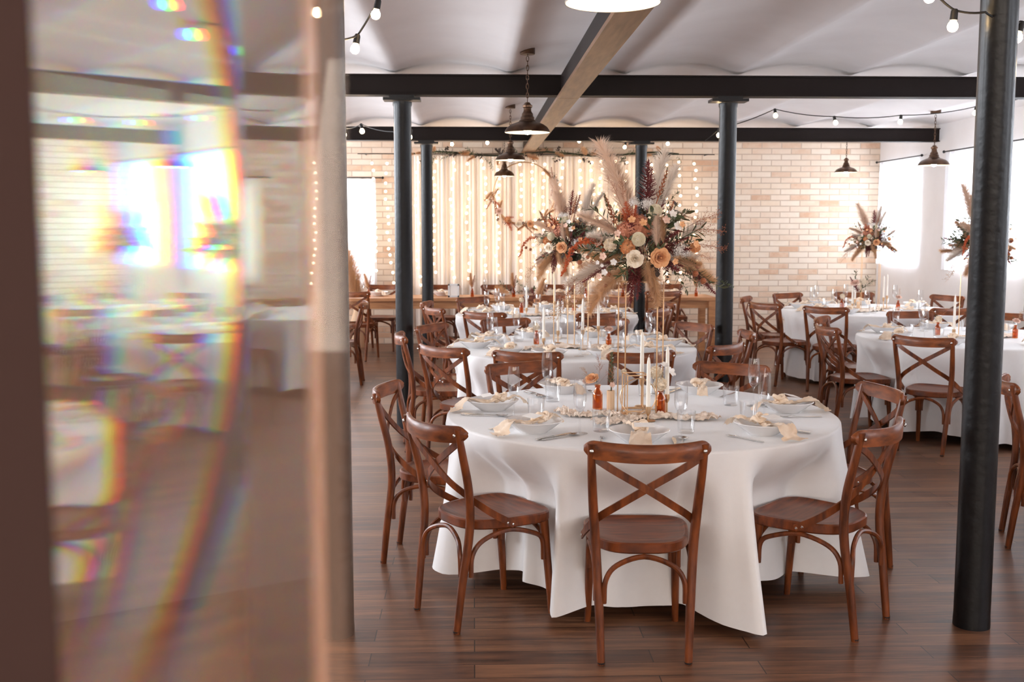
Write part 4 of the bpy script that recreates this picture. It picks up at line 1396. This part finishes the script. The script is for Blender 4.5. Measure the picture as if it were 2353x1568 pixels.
    for i in range(26):
        a = fseq.uniform(0, 2 * pi); el = fseq.uniform(-0.45, 1.0)
        d = Vector((cos(a) * cos(el), sin(a) * cos(el) * 0.8 - 0.25, sin(el)))
        flower(('olive', 'green', 'darkleaf', 'spike', 'olive', 'green')[i % 6], r, Vector((0, 0, 0.13)) + d * 0.05, d, fseq.uniform(0.17, 0.26))
    # wispy grass
    for b, t, v, dy, ro in (((1540, 540), (1660, 500), 0, 0.0, 0), ((1550, 560), (1672, 552), 0, 0.02, 0.5), ((1540, 550), (1640, 465), 0, 0.05, 0.2), ((1555, 575), (1640, 580), 0, -0.08, 0.4), ((1400, 620), (1258, 690), 1, -0.02, 3.1),
                            ((1395, 615), (1275, 655), 0, 0.0, 3.3), ((1430, 480), (1410, 400), 0, -0.06, 2), ((1440, 490), (1425, 420), 0, -0.08, 1), ((1510, 500), (1600, 480), 0, -0.05, 0.1), ((1545, 540), (1630, 520), 1, 0.08, 0.3)):
        stem('grass', b, t, dy, dy - 0.03, v, ro, 1.05)
    # the far side of the bunch
    rr = random.Random(5)
    for i in range(34):
        a = rr.uniform(0.1, pi - 0.1); el = rr.uniform(-0.35, 1.1)
        d = Vector((cos(a) * cos(el), sin(a) * cos(el), sin(el)))
        k = ('tan', 'olive', 'green', 'spike', 'rose_cream', 'rose_peach', 'pale', 'green', 'carn_cream', 'olive')[i % 10]
        c = Vector((0, 0, 0.12))
        if k.startswith('rose') or k.startswith('carn'): flower(k, r, c + d * 0.17, d, 0.04)
        else: flower(k, r, c + d * 0.06, d, rr.uniform(0.2, 0.3))
    return r


M['darkbowl'] = mat('dark green floral foam', (44, 50, 34), 0.9)
ARR = Kind(make_arrangement)
Zb = TOPZ - 0.003
for (cx, cy), nm, rz, sc in ((T1, 'front table', 0.0, 1.0), (T2, 'middle table', 5.6, 0.92), (R2, 'table by the corner window', 6.0, 0.76), (R1, 'table behind the right black column', 0.4, 0.9)):
    STAND((cx, cy, Zb), ROT1 if nm == 'front table' else rz, 'tall brass rod flower stand on the ' + nm)
    ARR((cx, cy, Zb + STAND_H + 0.003), rz, 'pampas and rose arrangement on the stand of the ' + nm, None, sc)

# ------------------------------------------------------------------ candles, bottles and gauze on the table centres
def make_holder(h):
    r = thing('candle_holder', '', 'candle holder', (0, 0, 0), 0, 'brass candle holders')
    MB().lathe([(0, 0), (0.034, 0.0), (0.036, 0.003), (0.030, 0.006), (0.006, 0.009), (0.0, 0.009)], 24).build('base', 'gold', r)
    MB().lathe([(0.0045, 0.006), (0.0045, h - 0.04)], 12).build('stem', 'gold', r)
    MB().lathe([(0.0, h - 0.046), (0.0045, h - 0.044), (0.011, h - 0.032), (0.0135, h - 0.02), (0.0135, h), (0.0115, h), (0.0115, h - 0.018), (0, h - 0.02)], 18).build('cup', 'gold', r)
    return r


def make_taper(h):
    r = thing('taper_candle', '', 'candle', (0, 0, 0), 0, 'ivory taper candles')
    MB().lathe([(0, 0), (0.0108, 0.0), (0.0102, h * 0.5), (0.0085, h - 0.03), (0.005, h - 0.006), (0.0, h)], 16).build('body', 'wax', r)
    MB().tube([(0, 0, h - 0.003), (0.001, 0, h + 0.006), (0.003, 0, h + 0.011)], 0.0009, 5).build('wick', 'wax', r)
    return r


HOLD = {h: Kind(lambda h=h: make_holder(h)) for h in (0.07, 0.10, 0.15)}
TAPER = Kind(lambda: make_taper(0.255))


def candle(x, y, h, where):
    HOLD[h]((x, y, Zb), 0, 'slim brass candle holder ' + where)
    TAPER((x, y, Zb + h - 0.018), 0, 'ivory taper candle ' + where)


def make_bottle():
    r = thing('amber_bottle', '', 'bottle', (0, 0, 0), 0, 'small amber bottles')
    MB().lathe([(0, 0), (0.020, 0.0), (0.0225, 0.004), (0.0225, 0.066), (0.020, 0.076), (0.0125, 0.086), (0.0115, 0.10), (0.014, 0.103), (0.014, 0.108), (0.0105, 0.108), (0.010, 0.088), (0.019, 0.072), (0.020, 0.006), (0, 0.005)], 22).build('body', 'amber', r)
    return r


def make_ribbed():
    r = thing('ribbed_vase', '', 'vase', (0, 0, 0), 0, 'peach ribbed vases')
    rs = []
    for rad, z in ((0.018, 0.0), (0.019, 0.003), (0.019, 0.10), (0.0175, 0.10), (0.0175, 0.008)):
        rs.append([(rad * (1 + 0.05 * cos(14 * 2 * pi * j / 56)) * cos(2 * pi * j / 56), rad * (1 + 0.05 * cos(14 * 2 * pi * j / 56)) * sin(2 * pi * j / 56), z) for j in range(56)])
    MB().rings(rs).build('body', 'ribbed', r)
    return r


BOTTLE, RIBBED = Kind(make_bottle), Kind(make_ribbed)


def posy(x, y, z, items, label, group=None):
    r = thing('dried_posy', label, 'flowers', (x, y, z), 0, group)
    for kind, d, s, off in items:
        flower(kind, r, Vector(off), Vector(d), s)
    return r


def gauze(cx, cy, rz, L, W, label, seed):
    """crumpled gauze strip lying on the cloth"""
    NX, NY = 90, 26; vs = []
    for i in range(NX + 1):
        u = i / NX * 2 - 1
        for j in range(NY + 1):
            v = j / NY * 2 - 1
            x = u * L / 2 + 0.03 * noise.noise(Vector((u * 3, v * 2, seed)))
            y = v * W / 2 * (0.75 + 0.35 * noise.noise(Vector((u * 2.5, 0, seed + 5)))) + 0.05 * sin(u * 4 + seed)
            z = 0.004 + 0.030 * abs(noise.noise(Vector((u * 7, v * 4, seed + 9)))) + 0.018 * abs(noise.noise(Vector((u * 15, v * 11, seed))))
            vs.append((x, y, z))
    fs = [(i * (NY + 1) + j, (i + 1) * (NY + 1) + j, (i + 1) * (NY + 1) + j + 1, i * (NY + 1) + j + 1) for i in range(NX) for j in range(NY)]
    o = MB().add(vs, fs).build('gauze_runner', 'gauze', None, True, 180)
    o.location = (cx, cy, Zb); o.rotation_euler = (0, 0, rz)
    return tag(o, label, 'table runner', 'gauze runners')


def make_lantern():
    """brass wire frame with a ring in front"""
    r = thing('wire_lantern', '', 'lantern')
    mb = MB(); a, h = 0.052, 0.205
    for sx in (-1, 1):
        for sy in (-1, 1): mb.box((sx * a, sy * a, h / 2), (0.005, 0.005, h))
    for z in (0.0025, 0.03, h - 0.0025):
        for s in (-1, 1): mb.box((0, s * a, z), (2 * a, 0.005, 0.005)).box((s * a, 0, z), (0.005, 2 * a, 0.005))
    mb.build('frame', 'gold', r, False)
    MB().tube([(0.088 * cos(t), -a - 0.004, 0.1 + 0.088 * sin(t)) for t in [2 * pi * k / 40 for k in range(41)]], 0.0028, 6).build('ring', 'gold', r)
    MB().lathe([(0, 0.0), (0.115, 0.0), (0.117, 0.003), (0.113, 0.006), (0, 0.006)], 40, (0, 0, -0.004)).build('tray', 'gold', r)
    return r


LANT = Kind(make_lantern)
tx, ty = T1
LANT((0.785, 5.20, Zb + 0.004), 0.1, 'brass wire lantern with a ring under the front table flowers')
for px, py, h, w in ((1474, 935, 0.15, 'at the back of the front table lantern'), (1489, 968, 0.07, 'nearest the viewer beside the front table lantern'), (1532, 952, 0.10, 'beside the amber bottle with white blooms, front table')):
    p = at_z(px, py, Zb); candle(p.x, p.y, h, w)
p = at_z(1373, 940, Zb); BOTTLE((p.x, p.y, Zb), 0, 'amber bottle holding a peach rose on the front table', None, 1.15)
posy(p.x, p.y, Zb + 0.118, (('rose_peach', (-0.35, -0.5, 0.8), 0.033, (-0.03, -0.01, 0.035)), ('grass', (0.25, 0, 1), 0.16, (0, 0, 0)), ('grass', (0.6, 0.1, 1), 0.14, (0, 0, 0)), ('grass', (-0.7, 0, 0.6), 0.13, (0, 0, 0)), ('green', (-0.2, 0.2, 1), 0.07, (0, 0, 0)), ('rose_blush', (0, -0.6, 0.8), 0.02, (-0.055, 0.01, 0.02))),
     'peach rose with twiggy grass in the front table amber bottle', 'bottle posies')
p = at_z(1403, 943, Zb); RIBBED((p.x, p.y, Zb), 0, 'peach ribbed glass vase on the front table')
posy(p.x, p.y, Zb + 0.09, (('greenbud', (0.02, 0, 1), 0.16, (0.0, 0, 0.04)), ('bud', (0.03, 0, 1), 0.10, (0.004, 0, 0.03)), ('blossom_p', (0, -1, 0.3), 0.015, (0.005, -0.012, 0.04)), ('grass', (0.2, 0, 1), 0.12, (0, 0, 0)), ('carn_cream', (0.2, -0.7, 0.6), 0.016, (0.065, 0.0, 0.105)), ('grass', (0.55, 0, 1), 0.10, (0, 0, 0))),
     'dark dried spike in the ribbed vase of the front table', 'bottle posies')
p = at_z(1517, 955, Zb); BOTTLE((p.x, p.y, Zb), 0.4, 'amber bottle holding white blooms on the front table', None, 1.2)
posy(p.x, p.y, Zb + 0.122, (('carn_cream', (-0.1, -0.7, 0.6), 0.036, (-0.005, -0.02, 0.035)), ('carn_cream', (-0.3, -0.4, 0.9), 0.036, (-0.02, 0.02, 0.085)), ('blossom', (0.6, -0.6, 0.5), 0.026, (0.045, -0.01, 0.09)), ('blossom', (0.1, -0.5, 0.9), 0.022, (0.02, 0.01, 0.12)), ('green', (0, 0, 1), 0.09, (0, 0, 0))),
     'white carnations in the amber bottle of the front table', 'bottle posies')
gauze(0.86, 5.10, 0.22, 0.62, 0.17, 'blush gauze runner round the front table lantern', 2)
gauze(0.55, 5.22, 2.6, 0.36, 0.13, 'short blush gauze piece by the ribbed vase', 7)

for (cx, cy), nm, sd in ((T2, 'middle table', 1), (T3, 'third table', 2), (R1, 'table behind the right black column', 3), (R2, 'table by the corner window', 4)):
    rr = random.Random(sd)
    for k, (a, d, h) in enumerate(((0.3, 0.23, 0.15), (1.9, 0.25, 0.10), (3.4, 0.22, 0.07), (5.0, 0.24, 0.15))):
        w = ('on the right of', 'at the back of', 'on the left of', 'at the front of')[k] + ' the ' + nm + ' centrepiece'
        candle(cx + d * cos(a), cy + d * sin(a), h, w)
    for k, a in enumerate((2.6, 5.9)):
        x, y = cx + 0.3 * cos(a), cy + 0.3 * sin(a); sdw = ('left', 'right')[k]
        BOTTLE((x, y, Zb), 0, 'amber bottle %s of centre on the %s' % (sdw, nm))
        posy(x, y, Zb + 0.10, (('rose_blush' if k else 'carn_cream', (0, -0.5, 0.8), 0.03, (0, -0.01, 0.04)), ('grass', (0.3, 0, 1), 0.14, (0, 0, 0)), ('green', (-0.3, 0, 1), 0.08, (0, 0, 0))), 'small posy in the %s amber bottle on the %s' % (sdw, nm), 'bottle posies')
    gauze(cx, cy - 0.12, 0.2 * sd, 0.9, 0.2, 'blush gauze runner on the ' + nm, sd * 3)
    if nm == 'third table': 
        RIBBED((cx - 0.1, cy, Zb), 0, 'peach ribbed glass vase in the middle of the third table')
        posy(cx - 0.1, cy, Zb + 0.09, (('tan', (0.1, 0, 1), 0.3, (0, 0, 0)), ('spike', (-0.3, 0, 1), 0.2, (0, 0, 0)), ('rose_peach', (0, -0.6, 0.7), 0.035, (0, -0.02, 0.05))), 'dried posy in the ribbed vase of the third table', 'bottle posies')
x, y = R2[0] - 0.18, R2[1] - 0.15
RIBBED((x, y, Zb), 0, 'peach ribbed vase under the flowers by the corner window')
posy(x, y, Zb + 0.10, (('rose_blush', (-0.4, -0.5, 0.8), 0.045, (-0.05, -0.02, 0.20)), ('spike', (-0.5, 0, 0.8), 0.2, (0, 0, 0.1)), ('carn_cream', (0.3, -0.5, 0.8), 0.04, (0.04, -0.02, 0.22)), ('olive', (0.4, 0, 1), 0.25, (0, 0, 0.05)), ('olive', (-0.2, 0.1, 1), 0.28, (0, 0, 0.05)), ('green', (0.8, 0, 0.7), 0.22, (0, 0, 0.1))),
     'low bunch of roses under the tall flowers by the corner window', 'bottle posies')

# ------------------------------------------------------------------ things on the head table
Zh = HZ + 0.001
for i, px in enumerate((848, 1085, 1180, 1345, 1430, 1598)):
    x = at_y(px, 672, 14.2).x
    BOTTLE((x, 14.15, Zh), 0, 'amber bottle on the head table, %s from its left end' % ordn[i])
    posy(x, 14.15, Zh + 0.1, (('bud', (0.2, 0, 1), 0.16, (0, 0, 0.02)), ('tan', (-0.2, 0, 1), 0.22, (0, 0, 0)), ('grass', (0.4, 0, 1), 0.16, (0, 0, 0))), 'dried stems in the head table bottle, %s from its left end' % ordn[i], 'head table posies')
fm = at_y(1043, 668, 14.3)
o = thing('photo_frame', 'small silver picture frame standing on the head table', 'frame', (fm.x, 14.1, Zh))
mb = MB()
for s in (-1, 1): mb.box((s * 0.062, 0, 0.085), (0.022, 0.016, 0.17)).box((0, 0, 0.085 + s * 0.077), (0.146, 0.016, 0.022))
mb.build('border', 'frame', o, False)
MB().box((0, 0.003, 0.085), (0.115, 0.006, 0.14)).build('picture', 'card', o, False)
p = posy(0.75, 14.2, Zh, [(k, (cos(i * 1.7), sin(i * 1.7) - 0.3, 0.5 + 0.4 * sin(i)), s, (0.30 * sin(i * 2.1), 0.06 * cos(i), 0.05)) for i, (k, s) in enumerate((('rose_cream', 0.05), ('rose_blush', 0.045), ('olive', 0.22), ('green', 0.2), ('carn_cream', 0.05), ('tan', 0.26), ('spike', 0.2), ('rose_peach', 0.045), ('olive', 0.24), ('green', 0.22), ('statice', 0.05), ('olive', 0.2)))],
         'low bunch of roses and greens in the middle of the head table', 'head table posies')

# ------------------------------------------------------------------ greenery garland and dried flower hoop on the light curtain
gr = random.Random(12)
g0, g1 = at_y(950, 345, 15.3), at_y(1560, 345, 15.3)
gl = thing('greenery_garland', 'green leafy garland along the top of the light curtain', 'garland', (g0.x, 15.3, g0.z - 0.05))
mbc = MB().tube([(t * (g1.x - g0.x) / 12, 0, 0.03 * sin(t * 1.3)) for t in range(13)], 0.012, 6)
mbc.build('rope', 'darkbowl', gl)
for i in range(64):
    t = (i + 0.5) / 64; x = t * (g1.x - g0.x)
    a = gr.random() * 6.28
    flower(gr.choice(('olive', 'green', 'olive', 'darkleaf', 'tan')), gl, Vector((x, gr.uniform(-0.03, 0.02), 0.03 * sin(t * 15.6))), Vector((cos(a), -0.5, 0.6 * sin(a) - 0.35)), gr.uniform(0.14, 0.26))
hp = at_y(1205, 445, 15.22); hr = 0.43
hoop = thing('dried_flower_hoop', 'hanging hoop of dried flowers in front of the light curtain', 'hoop', (hp.x, 15.22, hp.z))
MB().tube([(hr * cos(t), 0, hr * sin(t)) for t in [2 * pi * k / 48 for k in range(49)]], 0.008, 6).build('ring', 'gold', hoop)
MB().tube([(0, 0, hr), (0, 0, BZ + 0.1 - hp.z)], 0.002, 4).build('hanging_cord', 'gold', hoop)
for i in range(58):
    a = radians(175 + 150 * (i / 40)) if i < 40 else radians(-5 + 50 * ((i - 40) / 18))
    tdir = Vector((-sin(a), -0.15, cos(a)))
    rad_ = Vector((cos(a), 0, sin(a)))
    flower(gr.choice(('tan', 'spike', 'bud', 'olive', 'tan', 'grass', 'darkleaf', 'orange')), hoop, Vector((hr * cos(a), gr.uniform(-0.03, 0.0), hr * sin(a))), tdir * gr.choice((-1, 1)) + rad_ * gr.uniform(-0.9, 0.9), gr.uniform(0.10, 0.2))
for i in range(4):
    a = radians(215 + 22 * i)
    flower(('rose_blush', 'carnation', 'rose_cream', 'rose_peach')[i], hoop, Vector((hr * cos(a), -0.05, hr * sin(a))), (0, -1, 0.2), 0.045)
# pampas vase at the left end of the head table
vx = at_y(815, 640, 14.3).x
vz = thing('floor_vase', 'tall vase of pampas in front of the brick wall window', 'vase', (vx - 0.05, 15.2, 0))
MB().lathe([(0, 0), (0.10, 0.0), (0.13, 0.12), (0.12, 0.35), (0.07, 0.5), (0.08, 0.55), (0.065, 0.55), (0.06, 0.5), (0.0, 0.45)], 24).build('body', 'ribbed', vz)
pp = posy(vx - 0.05, 15.2, 0.5, [('tan', (gr.uniform(-0.4, 0.0), gr.uniform(-0.05, 0.05), 1), gr.uniform(0.75, 1.05), (0, 0, 0)) for _ in range(3)], 'tan pampas bunch in the tall vase by the brick wall window', 'tall pampas')
